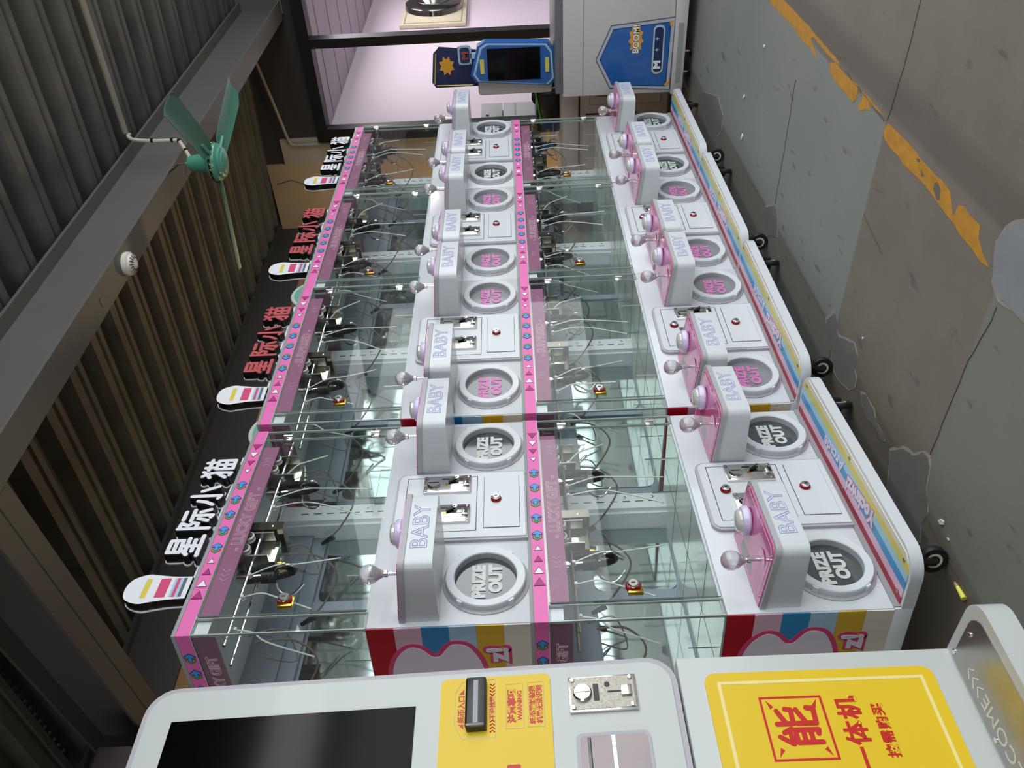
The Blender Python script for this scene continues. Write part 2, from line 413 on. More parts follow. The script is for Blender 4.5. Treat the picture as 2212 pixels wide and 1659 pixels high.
    for p in YELLOW: poly(mb, rag(p, 0.003), 0.0002, 0.0008, YEL)
    for p in HOLES: poly(mb, rag(p, 0.003), 0.0009, 0.0011, mat('bare_concrete', (104, 98, 88), 0.7))
    mb.build('painted_line', floor, smooth=0)
    for p in PATCH+[BLUE]:
        mb = MB(); cx = sum(a for a, _ in p)/len(p); cy = sum(c for _, c in p)/len(p)
        big = [(cx+(a-cx)*1.045, cy+(c-cy)*1.07) for a, c in p]
        poly(mb, rag(big, 0.005), 0.0002, 0.0009, EDGE); poly(mb, rag(p, 0.004), 0.001, 0.0016, PATB if p is BLUE else PAT)
        mb.build('cement_patch', floor, smooth=0)
    for p in CRACK:
        mb = MB()
        L = []
        for a, c in zip(p, p[1:]):
            n = max(2, int(math.hypot(c[0]-a[0], c[1]-a[1])/0.03))
            for i in range(n): L.append((a[0]+(c[0]-a[0])*i/n+random.uniform(-.003, .003), a[1]+(c[1]-a[1])*i/n+random.uniform(-.003, .003)))
        L.append(p[-1])
        mb.tube([(x, y, 0.0) for x, y in L], 0.0016, CRK, seg=4)
        mb.build('crack_line', floor, smooth=0)
    # back wall : tan plaster below a dark steel edge beam (room frame)
    TAN = mat('tan_plaster', (150, 116, 78), 0.8, noise=0.12, nscale=3)
    BEIGE = mat('beige_plaster', (176, 166, 150), 0.85, noise=0.08, nscale=3)
    DKW = mat('dark_umber_paint', (62, 57, 54), 0.7, noise=0.12, nscale=2)
    CHAR = mat('charcoal_beam_paint', (62, 60, 58), 0.55)
    mb = MB(); mb.box(-4.5, 5.2, 1.93, 2.1, 0, 2.72, TAN); struct(mb.build('wall_back', rot=(0, 0, PSI), smooth=0))
    mb = MB(); mb.box(-4.5, 5.12, 1.915, 2.02, 2.685, 2.955, CHAR); mb.box(-4.5, 5.12, 1.87, 2.05, 2.955, 2.975, CHAR)
    struct(mb.build('trim_1', rot=(0, 0, PSI), smooth=0))
    mb = MB()
    TANC = mat('tan_column_paint', (190, 164, 128), 0.8, noise=0.1, nscale=3)
    mb.box(5.1, 5.3, 1.125, 1.335, 0, 2.80, BEIGE); mb.box(5.1, 5.3, 1.335, 1.93, 0, 2.95, TANC)
    mb.box(5.12, 5.3, -2.3, 1.125, 2.47, 3.2, DKW); mb.box(5.12, 5.3, 1.125, 1.335, 2.80, 3.2, DKW)
    mb.box(5.10, 5.3, -1.6, 0.19, 2.56, 3.2, mat('grey_wall_paint', (104, 102, 98), 0.8))
    o = struct(mb.build('wall_far', rot=(0, 0, PSI), smooth=0))
    mb = MB(); mb.tube([(5.098, 1.50, 2.9), (5.098, 1.47, 2.78), (5.098, 1.52, 2.66), (5.098, 1.46, 2.52), (5.098, 1.50, 2.40)], 0.004, mat('wall_crack', (110, 96, 82), 0.9), seg=4)
    mb.build('crack_line', o, smooth=0)
    # black aluminium frame of the glazed opening
    BF = mat('black_aluminium_frame', (12, 12, 13), 0.5)
    mb = MB()
    mb.box(5.03, 5.12, -2.3, 1.13, 2.40, 2.485, BF); mb.box(5.03, 5.12, 1.03, 1.13, 0, 2.40, BF)
    mb.box(5.03, 5.12, 0.355, 0.42, 0, 2.40, BF); mb.box(5.03, 5.12, -1.3, -1.2, 0, 2.40, BF)
    fr = struct(mb.build('window_1', rot=(0, 0, PSI), smooth=0))
    mb = MB(); mb.box(5.06, 5.068, 0.42, 1.03, 0.02, 2.40, GLASS, edge=GEDGE); mb.build('window_pane', fr, smooth=0)
    # inner room
    LW = mat('lilac_wall_panel', (196, 180, 192), 0.7); LC = mat('lilac_ceiling_panel', (176, 164, 178), 0.7); SEAM = mat('panel_seam', (128, 118, 128), 0.8)
    mb = MB(); mb.box(5.3, 12.0, 1.13, 1.25, 0, 2.6, LW); struct(mb.build('wall_inner_left', rot=(0, 0, PSI), smooth=0))
    mb = MB(); mb.box(11.5, 11.62, -3.2, 1.13, 0, 2.6, LW); struct(mb.build('wall_inner_end', rot=(0, 0, PSI), smooth=0))
    mb = MB(); mb.box(5.3, 11.5, -3.2, 1.13, 2.43, 2.5, LC)
    for i in range(13): mb.box(5.5+i*0.46, 5.505+i*0.46, -3.2, 1.13, 2.426, 2.431, SEAM)
    struct(mb.build('ceiling_inner', rot=(0, 0, PSI), smooth=0))
    # corrugated deck ceiling
    DECK = mat('galvanised_deck', (102, 104, 98), 0.5, 0.3, noise=0.3, nscale=5)
    DRB = mat('rusty_deck_edge', (120, 74, 34), 0.7, 0.2, noise=0.3, nscale=12)
    mb = MB(); p = 0.245; x = -4.5; prof = []
    while x < 5.4:
        for dx, z in ((0, 2.88), (0.055, 2.88), (0.062, 2.892), (0.076, 2.892), (0.083, 2.88), (0.115, 2.88), (0.145, 2.945), (0.215, 2.945)): prof.append((x+dx, z))
        x += p
    y0, y1 = -4.0, 2.3
    A = [mb.bm.verts.new((a, y0, z)) for a, z in prof]; B = [mb.bm.verts.new((a, y1, z)) for a, z in prof]
    A2 = [mb.bm.verts.new((a, y0, z+0.12)) for a, z in (prof[0], prof[-1])]; B2 = [mb.bm.verts.new((a, y1, z+0.12)) for a, z in (prof[0], prof[-1])]
    fs = [mb.bm.faces.new((A[i], B[i], B[i+1], A[i+1])) for i in range(len(A)-1)]
    fs.append(mb.bm.faces.new((A2[0], B2[0], B2[1], A2[1])))
    mb._set(fs, DECK)
    # pressed dimples along every trough
    x = -0.55
    x0 = -4.5
    k = 0
    while x0 < 5.2:
        if x0 > 0.3:
            yy = -1.2
            while yy < 1.85:
                mb.lathe([(0.015, 0), (0.012, -0.008), (0.006, -0.012), (0, -0.0125)], (x0+0.180, yy, 2.9455), (0, 0, 1), DECK, seg=6)
                yy += 0.055
        x0 += p
    tl = RD(3.1)
    for v in mb.bm.verts:
        dy, dz = v.co.y-0.08, v.co.z-2.88
        v.co.y = 0.08+dy*cos(tl)-dz*sin(tl); v.co.z = 2.88-0.004+dy*sin(tl)+dz*cos(tl)
    struct(mb.build('ceiling', rot=(0, 0, PSI-RD(1.0)), smooth=30))
    # steel I beams
    BG = mat('grey_beam_paint', (98, 97, 93), 0.5, noise=0.05, nscale=4)
    def ibeam(name, loc, rot, L0, L1, w0, w1, web, zb, zt):
        mb = MB(); mb.box(L0, L1, w0, w1, zb, zb+0.012, BG); mb.box(L0, L1, w0, w1, zt, zt+0.014, BG); mb.box(L0, L1, web-0.004, web+0.004, zb+0.012, zt, BG)
        return struct(mb.build(name, loc=loc, rot=rot, smooth=0))
    ibeam('trim_2', (0, 0, 0), (0, 0, PSI+RD(0.9)), -4.3, 5.12, 0.020, 0.145, 0.085, 2.57, 2.85)
    mb = MB(); mb.box(1.53, 1.562, 0.075, 0.108, 2.5685, 2.5712, BLACK); mb.build('bolt_hole', bpy.data.objects['trim_2'], smooth=0)
    mb = MB(); fy = lambda y: 0.662+0.085*(y-0.104); fz = lambda y: 2.57+0.055*(y-0.1)
    def bar(xa, xb, za, zb, m):
        A = [mb.bm.verts.new((fy(0.15)+x, 0.15, fz(0.15)+z)) for x, z in ((xa, za), (xb, za), (xb, zb), (xa, zb))]; B = [mb.bm.verts.new((fy(1.93)+x, 1.93, fz(1.93)+z)) for x, z in ((xa, za), (xb, za), (xb, zb), (xa, zb))]
        f = [mb.bm.faces.new((A[i], A[(i+1) % 4], B[(i+1) % 4], B[i])) for i in range(4)]+[mb.bm.faces.new(A[::-1]), mb.bm.faces.new(B)]; mb._set(f, m); mb.fix(f)
    bar(-0.165, 0.0, 0.0, 0.012, BG); bar(-0.165, 0.0, 0.27, 0.284, BG); bar(-0.087, -0.079, 0.0, 0.28, BG)
    struct(mb.build('trim_3', rot=(0, 0, PSI), smooth=0))
    # wall at the front left side, behind the camera side (only its upper end shows)
    mb = MB(); mb.box(0.28, 0.50, 1.56, 1.93, 0, 2.75, mat('plum_grey_paint', (70, 60, 62), 0.7)); struct(mb.build('trim_4', rot=(0, 0, PSI), smooth=0))
setting()

# ------------------------------------------------------------------ claw machine (tier geometry, z from the tier's console bottom)
W_ = 0.8; D_ = 0.40
def build_tier(root, tz):
    L = (0, 0, tz); meshes = {}
    # console cabinet with the playfield deck on top and stripes on its sides
    mb = MB(); mb.box(0.002, 0.798, 0.0, D_, 0.0, 0.385, WHITE, bev=0.003)
    con = mb.build('console', root, loc=L)
    for sx0, sx1 in ((-0.001, 0.0021), (0.7979, 0.801)):
        mb = MB()
        for i, m in enumerate((PANCR, PANYEL, PANLB, PANBLUE, PANPINK, PANRED)):
            z0 = i*0.0642; mb.box(sx0, sx1, 0.003, D_-0.003, z0+0.0005, z0+0.0642, m)
        mb.build('side_stripes', con, smooth=0)
    # printed white cloud shape with pink outline on the near side
    def lobe(cy, cz, ry, rz, g=0):
        return [(cy+(ry+g)*cos(2*pi*i/40), cz+(rz+g)*sin(2*pi*i/40)) for i in range(40)]
    mb = MB()
    # outline as a polar curve with a notch between the lobes
    def cloud(g):
        pts = []
        ctrl = [(0.30, 0.335), (0.22, 0.352), (0.15, 0.350), (0.10, 0.335), (0.066, 0.308), (0.056, 0.282), (0.066, 0.255), (0.085, 0.238), (0.093, 0.229), (0.078, 0.218), (0.056, 0.200), (0.050, 0.178), (0.058, 0.150), (0.085, 0.128), (0.14, 0.108), (0.22, 0.100), (0.30, 0.112), (0.345, 0.17), (0.345, 0.28)]
        P = smooth_path([(0, a, c) for a, c in ctrl+[ctrl[0]]], 5)[:-1]
        cy = 0.2; cz = 0.228; n = len(P)
        for i, q in enumerate(P):
            t = (P[(i+1) % n]-P[i-1]).normalized()
            nrm = Vector((0, t.z, -t.y))
            if nrm.dot(Vector((0, q.y-cy, q.z-cz))) < 0: nrm = -nrm
            pts.append((q.y+nrm.y*g, q.z+nrm.z*g))
        return pts
    mb.prism(cloud(0.0), 'x', -0.0022, -0.0010, HOTPINK); mb.prism(cloud(-0.012), 'x', -0.0032, -0.0022, BLOBW)
    t1 = text('z!', 0.07, 0.010, 0.0006); t2 = text('z!', 0.07, 0.003, 0.0006)
    mb.mesh(t1, sideL(-0.0018, 0.106, 0.083), HOTPINK); mb.mesh(t2, sideL(-0.0032, 0.106, 0.083), BLOBW)
    mb.build('side_print', con, smooth=0)
    mp = mat('marbled_playfield', (222, 228, 222), 0.25, noise=0.14, nscale=7, coat=0.3)
    mb = MB(); mb.box(0.006, 0.794, 0.012, D_-0.01, 0.385, 0.389, mp)
    for a in (0.2, 0.4, 0.6): mb.box(a, a+0.002, 0.012, D_-0.01, 0.3891, 0.3895, GROOVE)
    mb.box(0.006, 0.794, 0.2, 0.202, 0.3891, 0.3895, GROOVE)
    # white front ledge holding the door glass and clear drop-chute walls
    mb.box(0.004, 0.796, 0.004, 0.012, 0.385, 0.392, WMET)
    mb.build('playfield', root, smooth=0, loc=L)
    for a, c, e in ((0.03, 0.19, 0.19), (0.61, 0.77, 0.606)):
        mb = MB(); mb.box(a, c, 0.145, 0.149, 0.389, 0.46, GLASS, edge=GEDGE); mb.box(e, e+0.004, 0.02, 0.149, 0.389, 0.46, GLASS, edge=GEDGE)
        mb.build('chute_guard', root, smooth=0, loc=L)
    # coin door with its rim, grooves, cash door, locks and two coin acceptors
    mb = MB(); mb.prism(rrect(0.272, 0.546, 0.0, 0.361, 0.028, corners=(1, 1, 0, 0)), 'y', -0.010, 0.0, RIM)
    mb.prism(rrect(0.279, 0.539, 0.004, 0.354, 0.022, corners=(1, 1, 0, 0)), 'y', -0.013, -0.0095, WHITE)
    for x0, x1, z0, z1 in ((0.302, 0.524, 0.134, 0.136), (0.302, 0.524, 0.330, 0.332), (0.302, 0.3035, 0.136, 0.330), (0.522, 0.5235, 0.136, 0.330)):
        mb.box(x0, x1, -0.0136, -0.0128, z0, z1, GROOVE)
    cd = mb.build('coin_door', root, loc=L)
    def lock(x, z, y=-0.0145):
        q = MB(); q.lathe([(0.0145, 0), (0.0145, -0.004), (0.0125, -0.0065), (0.0105, -0.0065)], (x, y, z), (0, 1, 0), REDA, seg=20)
        q.lathe([(0.0108, -0.005), (0.0108, -0.012), (0.009, -0.0135), (0, -0.0135)], (x, y, z), (0, 1, 0), CHROME, seg=20)
        q.box(x-0.0015, x+0.0015, y-0.0142, y-0.0134, z-0.004, z+0.004, BLACK)
        return q
    lock(0.421, 0.297).build('lock', cd)
    mb = MB(); mb.box(0.310, 0.520, -0.0136, -0.0128, 0.018, 0.116, GROOVE); mb.box(0.3115, 0.5185, -0.0155, -0.0132, 0.0195, 0.1145, WHITE)
    mb.build('cash_door', cd)
    lock(0.421, 0.082, -0.0155).build('lock', cd)
    for x in (0.4875, 0.3665):
        q = MB(); q.box(x-0.034, x+0.034, -0.021, -0.012, 0.152, 0.284, CHROME, bev=0.002)
        q.lathe([(0.0185, 0), (0.0185, -0.004), (0.016, -0.007), (0, -0.007)], (x-0.001, -0.021, 0.256), (0, 1, 0), CHROME, seg=24)
        q.box(x-0.002, x+0.0005, -0.0288, -0.0275, 0.242, 0.270, BLACK)
        q.box(x-0.006, x+0.002, -0.0214, -0.0205, 0.214, 0.224, GOLD)
        q.box(x+0.018, x+0.0225, -0.0214, -0.0205, 0.212, 0.234, BLACK)
        q.tube([(x+0.017, -0.026, 0.192), (x+0.004, -0.025, 0.215)], 0.005, BLACK, rs=[0.0065, 0.003]); q.lathe([(0.0065, 0), (0.0065, -0.010), (0, -0.010)], (x+0.017, -0.021, 0.192), (0, 1, 0), CHROME, seg=12)
        q.box(x-0.001, x+0.001, -0.0214, -0.0205, 0.170, 0.200, BLACK)
        q.box(x-0.014, x+0.014, -0.028, -0.020, 0.156, 0.174, CHROME, bev=0.002); q.box(x-0.009, x+0.009, -0.0286, -0.0275, 0.158, 0.166, BLACK)
        for sx in (-0.027, 0.027):
            for sz in (0.160, 0.277): q.lathe([(0.0042, 0), (0.0042, -0.002), (0, -0.0028)], (x+sx, -0.021, sz), (0, 1, 0), STEEL, seg=10)
        q.build('coin_acceptor', cd)
    # prize doors
    for cx, mir in ((0.1345, 1), (0.668, -1)):
        cz = 0.106
        q = MB(); q.lathe([(0.107, 0.0), (0.107, -0.003), (0.102, -0.005), (0.098, -0.005), (0.0985, -0.020), (0.0965, -0.0225), (0.0785, -0.0225), (0.0765, -0.020), (0.0755, -0.001)], (cx, 0, cz), (0, 1, 0), WHITE, seg=56, mats=[RIM, RIM, RIM, WHITE, WHITE, WHITE, WHITE, RIM])
        for a in (38, 142, 218, 322):
            t = RD(a); ca, sa = cos(t), sin(t)
            pts = [(cx+r*cos(t+d), cz+r*sin(t+d)) for r, d in ((0.094, -0.10), (0.103, -0.06), (0.103, 0.06), (0.094, 0.10))]
            q.prism(pts, 'y', -0.021, -0.004, WHITE)
        pd = q.build('prize_door', root, loc=L)
        q = MB(); q.lathe([(0.076, -0.0035), (0.03, -0.0045), (0, -0.0048)], (cx, 0, cz), (0, 1, 0), WINDK, seg=48); q.build('door_window', pd)
        q = MB(); q.mesh(text('PRIZE', 0.042, 0.0027, 0.0004, sx=1.0), front(cx-0.004, -0.0056, cz+0.018), TXTW); q.mesh(text('OUT', 0.042, 0.0027, 0.0004, sx=1.0), front(cx+0.004, -0.0056, cz-0.023), TXTW)
        q.build('door_lettering', pd, smooth=0)
    # control boxes
    for x0, x1 in ((0.016, 0.262), (0.549, 0.795)):
        d = -0.185; r = 0.022
        def plan(g=0.0):
            a0, a1, f = x0-g, x1+g, d-g
            pts = [(a0, 0.0), (a0, f+r)]
            for i in range(1, 6): t = RD(180+90*i/6); pts.append((a0+r+r*cos(t), f+r+r*sin(t)))
            pts.append((a0+r, f)); pts.append((a1-r, f))
            for i in range(1, 6): t = RD(270+90*i/6); pts.append((a1-r+r*cos(t), f+r+r*sin(t)))
            pts += [(a1, f+r), (a1, 0.0)]
            return pts
        def top(y): return 0.308+(0.017/0.185)*y
        q = MB()
        def slab(g, z0f, z1f, m, side):
            pts = plan(g); A = [q.bm.verts.new((a, c, z0f(c))) for a, c in pts]; B = [q.bm.verts.new((a, c, z1f(c))) for a, c in pts]
            n = len(pts); fs = [q.bm.faces.new((A[i], A[(i+1) % n], B[(i+1) % n], B[i])) for i in range(n)]; q._set(fs, side)
            cp = [q.bm.faces.new(A[::-1]), q.bm.faces.new(B)]; q._set(cp, m); q.fix(fs+cp)
        slab(0.0, lambda y: 0.214, lambda y: top(y)-0.013, WHITE, WHITE)
        slab(0.004, lambda y: top(y)-0.013, lambda y: top(y), RIM, RIM)
        cb = q.build('control_box', root, loc=L)
        q = MB(); slab_src = q
        def slab2(g, z0, z1, m):
            pts = plan(g); A = [q.bm.verts.new((a, min(c, -0.003), top(c)+z0)) for a, c in pts]; B = [q.bm.verts.new((a, min(c, -0.003), top(c)+z1)) for a, c in pts]
            n = len(pts); fs = [q.bm.faces.new((A[i], A[(i+1) % n], B[(i+1) % n], B[i])) for i in range(n)]
            fs += [q.bm.faces.new(A[::-1]), q.bm.faces.new(B)]; q._set(fs, m); q.fix(fs)
        slab2(-0.004, 0.0, 0.003, TOPPINK)
        # printed frame line, display window and screws
        def tp(x, y, dz): return (x, y, top(y)+dz)
        ln = [tp(x0+0.014, -0.012, .0034), tp(x0+0.014, d+0.024, .0034), tp(x0+0.026, d+0.014, .0034), tp(x1-0.026, d+0.014, .0034), tp(x1-0.014, d+0.024, .0034), tp(x1-0.014, -0.012, .0034), tp(x0+0.014, -0.012, .0034)]
        q.tube(ln, 0.0006, PINKLINE, seg=4)
        k = [(x0+0.085, -0.018), (x0+0.19, -0.018), (x0+0.178, -0.05), (x0+0.097, -0.05)]
        A = [q.bm.verts.new(tp(a, c, .0033)) for a, c in k]; f = q.bm.faces.new(A); q._set([f], GREYSTK)
        if f.normal.z < 0: f.normal_flip()
        for a, c in ((x0+0.012, -0.03), (x1-0.012, -0.03), (x0+0.012, d+0.03), (x1-0.02, d+0.014), (x0+0.12, d+0.008)):
            q.lathe([(0.004, 0), (0.004, 0.0016), (0, 0.0024)], tp(a, c, .003), (0, 0, 1), STEEL, seg=10)
        q.build('top_panel', cb)
        jx, jy = x0+0.054, -0.105
        q = MB(); z = top(jy)+.003
        q.lathe([(0.026, 0), (0.026, 0.0006), (0, 0.0008)], (jx, jy, z), (0, 0, 1), PINKLINE, seg=32)
        q.lathe([(0.0045, 0), (0.0045, 0.026), (0.009, 0.027), (0.009, 0.034), (0.006, 0.035), (0.0075, 0.039)], (jx, jy, z), (0, 0, 1), CHROME, seg=16)
        kn = [(0.0075, 0.036), (0.012, 0.046), (0.0195, 0.056), (0.0235, 0.067), (0.0225, 0.079), (0.017, 0.088), (0.009, 0.093), (0, 0.0945)]
        q.lathe(kn, (jx, jy, z), (0, 0, 1), KNOB, seg=24)
        q.build('joystick', cb)
        bx_, by_ = x0+0.178, -0.112; z = top(by_)+.003
        q = MB(); q.lathe([(0.032, 0.0), (0.0365, 0.005), (0.0365, 0.013), (0.0335, 0.019), (0.028, 0.0215), (0.0, 0.0215)], (bx_, by_, z), (0, 0, 1), LAV, seg=36)
        q.lathe([(0.0285, 0.0205), (0.0275, 0.027), (0.023, 0.0315), (0.012, 0.0345), (0.0, 0.035)], (bx_, by_, z), (0, 0, 1), mat('clear_button_cap', (206, 206, 200), 0.08, coat=1.0), seg=32)
        q.build('push_button', cb)
        q = MB(); q.mesh(text('BABY', 0.056, 0.0, outline=0.0009, sx=1.12), front((x0+x1)/2+0.004, d-0.0004, 0.249), LILAC); q.build('raised_lettering', cb, smooth=0)
    # band box, pink band and grey trim
    mb = MB(); mb.box(0.0, W_, 0.0, D_, 0.797, 0.832, WMET); mb.box(-0.002, W_+0.002, -0.002, D_, 0.832, 0.8415, GREYP, bev=0.001)
    bd = mb.build('marquee_band', root, loc=L)
    mb = MB(); mb.box(-0.0012, W_+0.0012, -0.0012, D_-0.004, 0.7985, 0.8315, PINK); mb.build('pink_sheet', bd, smooth=0)
    def bandgfx(direction):
        out = []; zc = 0.815; y = -0.0014
        xs = [0.1246, 0.1629, 0.2026, 0.2406]; sz = [0.0135, 0.012, 0.0105, 0.0085]
        for side in (0, 1):
            for k, (x, h) in enumerate(zip(xs, sz)):
                m = DPINK if (k % 2 == 0) else PWHITE
                sgn = 1 if side == 0 else -1; xc = x if side == 0 else 0.846-x
                if side: m = DPINK if (k % 2 == 0) else PWHITE
                tri = lambda g: [(xc-sgn*(h+g)*0.85, zc-h-g), (xc+sgn*(h*0.95+g*1.6), zc), (xc-sgn*(h+g)*0.85, zc+h+g)]
                q = MB(); q.prism(tri(0.0016), 'y', y-0.0004, y, DPINKE); q.prism(tri(-0.0004), 'y', y-0.0008, y-0.0004, m); out.append(('band_triangle', q))
        def arrow(fn, c):
            dr = direction
            def put(pts, d0, d1, m): fn([(c+dr*a, zc+b_) for a, b_ in pts], d0, d1, m)
            put([(-0.019, 0), (-0.011, 0.0125), (-0.001, 0.0125), (-0.004, 0), (-0.001, -0.0125), (-0.011, -0.0125)], 0.0, 0.0004, ARGE)
            put([(-0.017, 0), (-0.0105, 0.0105), (-0.004, 0.0105), (-0.007, 0), (-0.004, -0.0105), (-0.0105, -0.0105)], 0.0004, 0.0008, ARG)
            put([(-0.012, 0.0055), (0.002, 0.0055), (0.002, 0.014), (0.008, 0.014), (0.019, 0), (0.008, -0.014), (0.002, -0.014), (0.002, -0.0055), (-0.012, -0.0055)], 0.0008, 0.0012, ARBE)
            put([(-0.010, 0.004), (0.004, 0.004), (0.004, 0.0115), (0.007, 0.0115), (0.0165, 0), (0.007, -0.0115), (0.004, -0.0115), (0.004, -0.004), (-0.010, -0.004)], 0.0012, 0.0016, ARB)
        for c in (0.2873, 0.352, 0.4151, 0.4774, 0.5405): q = MB(); out.append(('band_arrow', q)); arrow(lambda P, a, b_, m: q.prism(P, 'y', y-b_, y-a, m), c)
        for c in (0.078, 0.137, 0.196, 0.255, 0.314):
            q = MB(); out.append(('band_arrow', q)); arrow(lambda P, a, b_, m: q.prism([(2*c-u, v) for u, v in P], 'x', -0.0014-b_, -0.0014-a, m), c)
        return out
    for (nm, q1), (_, q2) in zip(bandgfx(1), bandgfx(-1)):
        g1 = q1.build(nm, bd, smooth=0); g2 = q2.build(nm, smooth=0); meshes[g1.data.name] = g2.data; bpy.data.objects.remove(g2)
    # frosted header strips behind the glass
    mb = MB(); mb.box(0.058, 0.722, 0.003, 0.006, 0.746, 0.794, FROST); mb.box(0.004, 0.006, 0.012, 0.36, 0.742, 0.796, FROST)
    hd = mb.build('frosted_header', root, smooth=0, loc=L)
    def hdr(body, sz):
        q = MB(); q.mesh(text(body, sz, 0.0006, outline=0.0010, sx=0.95), front(0.405, 0.0024, 0.768), FROSTL)
        return q
    h1 = hdr('- LUCKY GIFT -', 0.040).build('header_lettering', hd, smooth=0)
    h2 = hdr('- SURPRISED -', 0.038).build('header_lettering_alt', smooth=0); meshes[h1.data.name] = h2.data; bpy.data.objects.remove(h2)
    for sg, xa in ((-1, 0.178), (1, 0.635)):
        q = MB()
        for k in range(3): xx = xa+0.015*k; q.tube([(xx-sg*0.004, 0.0024, 0.778), (xx+sg*0.004, 0.0024, 0.768), (xx-sg*0.004, 0.0024, 0.758)], 0.0010, FROSTL, seg=4)
        q.build('header_chevrons', hd, smooth=0)
    q = MB(); q.mesh(text('LUCKY GIFT', 0.036, 0.0006, outline=0.0010, sx=0.9), sideL(0.0034, 0.17, 0.768), FROSTL); q.build('side_lettering', hd, smooth=0)
    # glazing
    mb = MB(); mb.box(0.055, 0.750, -0.005, -0.0005, 0.388, 0.795, GLASS, edge=GEDGE)
    gd = mb.build('glass_door', root, smooth=0, loc=L)
    for z in (0.455, 0.724):
        q = MB(); q.box(0.738, 0.776, -0.012, -0.005, z-0.013, z+0.013, CHROME, bev=0.002); q.tube([(0.757, -0.012, z-0.013), (0.757, -0.012, z+0.013)], 0.0055, CHROME, seg=12); q.build('hinge', gd)
    q = MB(); q.box(0.072, 0.106, -0.007, -0.005, 0.570, 0.606, GOLD, bev=0.001); q.box(0.066, 0.074, -0.016, -0.005, 0.570, 0.606, GOLD, bev=0.001)
    q.lathe([(0.0185, -0.007), (0.0185, -0.012), (0.016, -0.015), (0.0135, -0.015)], (0.090, 0, 0.592), (0, 1, 0), REDA, seg=24)
    q.lathe([(0.0138, -0.014), (0.0138, -0.022), (0.011, -0.0245), (0, -0.0245)], (0.090, 0, 0.592), (0, 1, 0), CHROME, seg=24); q.box(0.0885, 0.0915, -0.0252, -0.0244, 0.587, 0.597, BLACK)
    q.build('door_lock', gd)
    for a, c in ((0.0, 0.052), (0.758, 0.80)):
        mb = MB(); mb.box(a, c, 0.0, 0.004, 0.386, 0.797, GLASS, edge=GEDGE); mb.build('fixed_front_pane', root, smooth=0, loc=L)
    for x in (0.0, 0.796):
        mb = MB(); mb.box(x, x+0.004, 0.005, D_-0.005, 0.386, 0.797, GLASS, edge=GEDGE); mb.build('side_pane', root, smooth=0, loc=L)
    for x in (0.001, 0.050, 0.757, 0.796):
        mb = MB(); mb.box(x, x+0.003, 0.0005, 0.0075, 0.387, 0.796, ACRY); mb.build('acrylic_post', root, smooth=0, loc=L)
    mb = MB(); mb.box(0.006, 0.050, 0.012, 0.016, 0.762, 0.796, WMET); mb.build('door_stop', root, smooth=0, loc=L)
    mb = MB(); mb.box(0.052, 0.75, 0.001, 0.004, 0.792, 0.797, STEEL); mb.build('door_rail', root, smooth=0, loc=L)
    # interior : back frame with mirrors, corner posts, rails, cranes
    mb = MB(); mb.box(0.004, 0.796, 0.385, 0.399, 0.389, 0.797, FRAMEG); mb.box(0.004, 0.796, 0.355, 0.385, 0.70, 0.797, FRAMEG)
    mb.box(0.004, 0.796, 0.368, 0.385, 0.655, 0.70, FRAMEG); mb.box(0.40, 0.435, 0.375, 0.385, 0.389, 0.655, FRAMEG)
    bk = mb.build('back_frame', root, smooth=0, loc=L)
    for a, c in ((0.03, 0.395), (0.44, 0.70)):
        mb = MB(); mb.prism(rrect(a, c, 0.395, 0.645, 0.03), 'y', 0.381, 0.3845, MIRROR); mb.build('mirror_panel', bk)
    mb = MB(); mb.box(0.715, 0.785, 0.30, 0.384, 0.389, 0.797, WMET); mb.box(0.705, 0.715, 0.315, 0.384, 0.389, 0.797, WMET)
    for k in range(8): mb.box(0.7135, 0.7152, 0.352, 0.355, 0.42+k*0.042, 0.445+k*0.042, BLACK); mb.box(0.745, 0.748, 0.2990, 0.3005, 0.42+k*0.042, 0.445+k*0.042, BLACK)
    for z in (0.43, 0.52, 0.61): mb.lathe([(0.005, 0), (0.005, -0.002), (0, -0.003)], (0.765, 0.30, z), (0, 1, 0), STEEL, seg=10)
    mb.build('corner_post', root, smooth=0, loc=L)
    mb = MB()
    for y in (0.045, 0.115): mb.tube([(0.004, y, 0.728), (0.796, y, 0.728)], 0.0045, CHROME, seg=10)
    mb.box(0.385, 0.415, 0.030, 0.130, 0.67, 0.796, mat('plated_bracket', (120, 116, 104), 0.15, 0.9)); mb.lathe([(0.004, 0), (0, -0.002)], (0.40, 0.030, 0.70), (0, 1, 0), CHROME, seg=8)
    mb.build('crane_rail', root, loc=L)
    for xo in (0.0, 0.335):
        q = MB(); q.box(0.286+xo, 0.290+xo, 0.03, 0.135, 0.69, 0.775, STEEL); q.box(0.372+xo, 0.376+xo, 0.03, 0.135, 0.69, 0.775, STEEL)
        q.box(0.262+xo, 0.376+xo, 0.055, 0.110, 0.748, 0.768, STEEL)
        cr = q.build('crane', root, loc=L)
        q = MB(); q.box(0.292+xo, 0.371+xo, 0.06, 0.115, 0.676, 0.742, mat('plated_motor_box', (188, 190, 172), 0.12, 0.95), bev=0.002); q.lathe([(0.007, 0), (0.007, -0.012), (0.003, -0.013), (0.003, -0.02), (0, -0.02)], (0.31+xo, 0.085, 0.676), (0, 0, 1), GOLD, seg=10)
        q.tube(smooth_path([(0.31+xo, 0.085, 0.66), (0.29+xo, 0.08, 0.645), (0.265+xo, 0.07, 0.66), (0.255+xo, 0.065, 0.70)]), 0.0013, YWIRE, seg=5); q.tube(smooth_path([(0.315+xo, 0.085, 0.66), (0.285+xo, 0.09, 0.64), (0.255+xo, 0.075, 0.66), (0.25+xo, 0.07, 0.71)]), 0.0013, YWIRE, seg=5)
        q.build('crane_motor', cr)
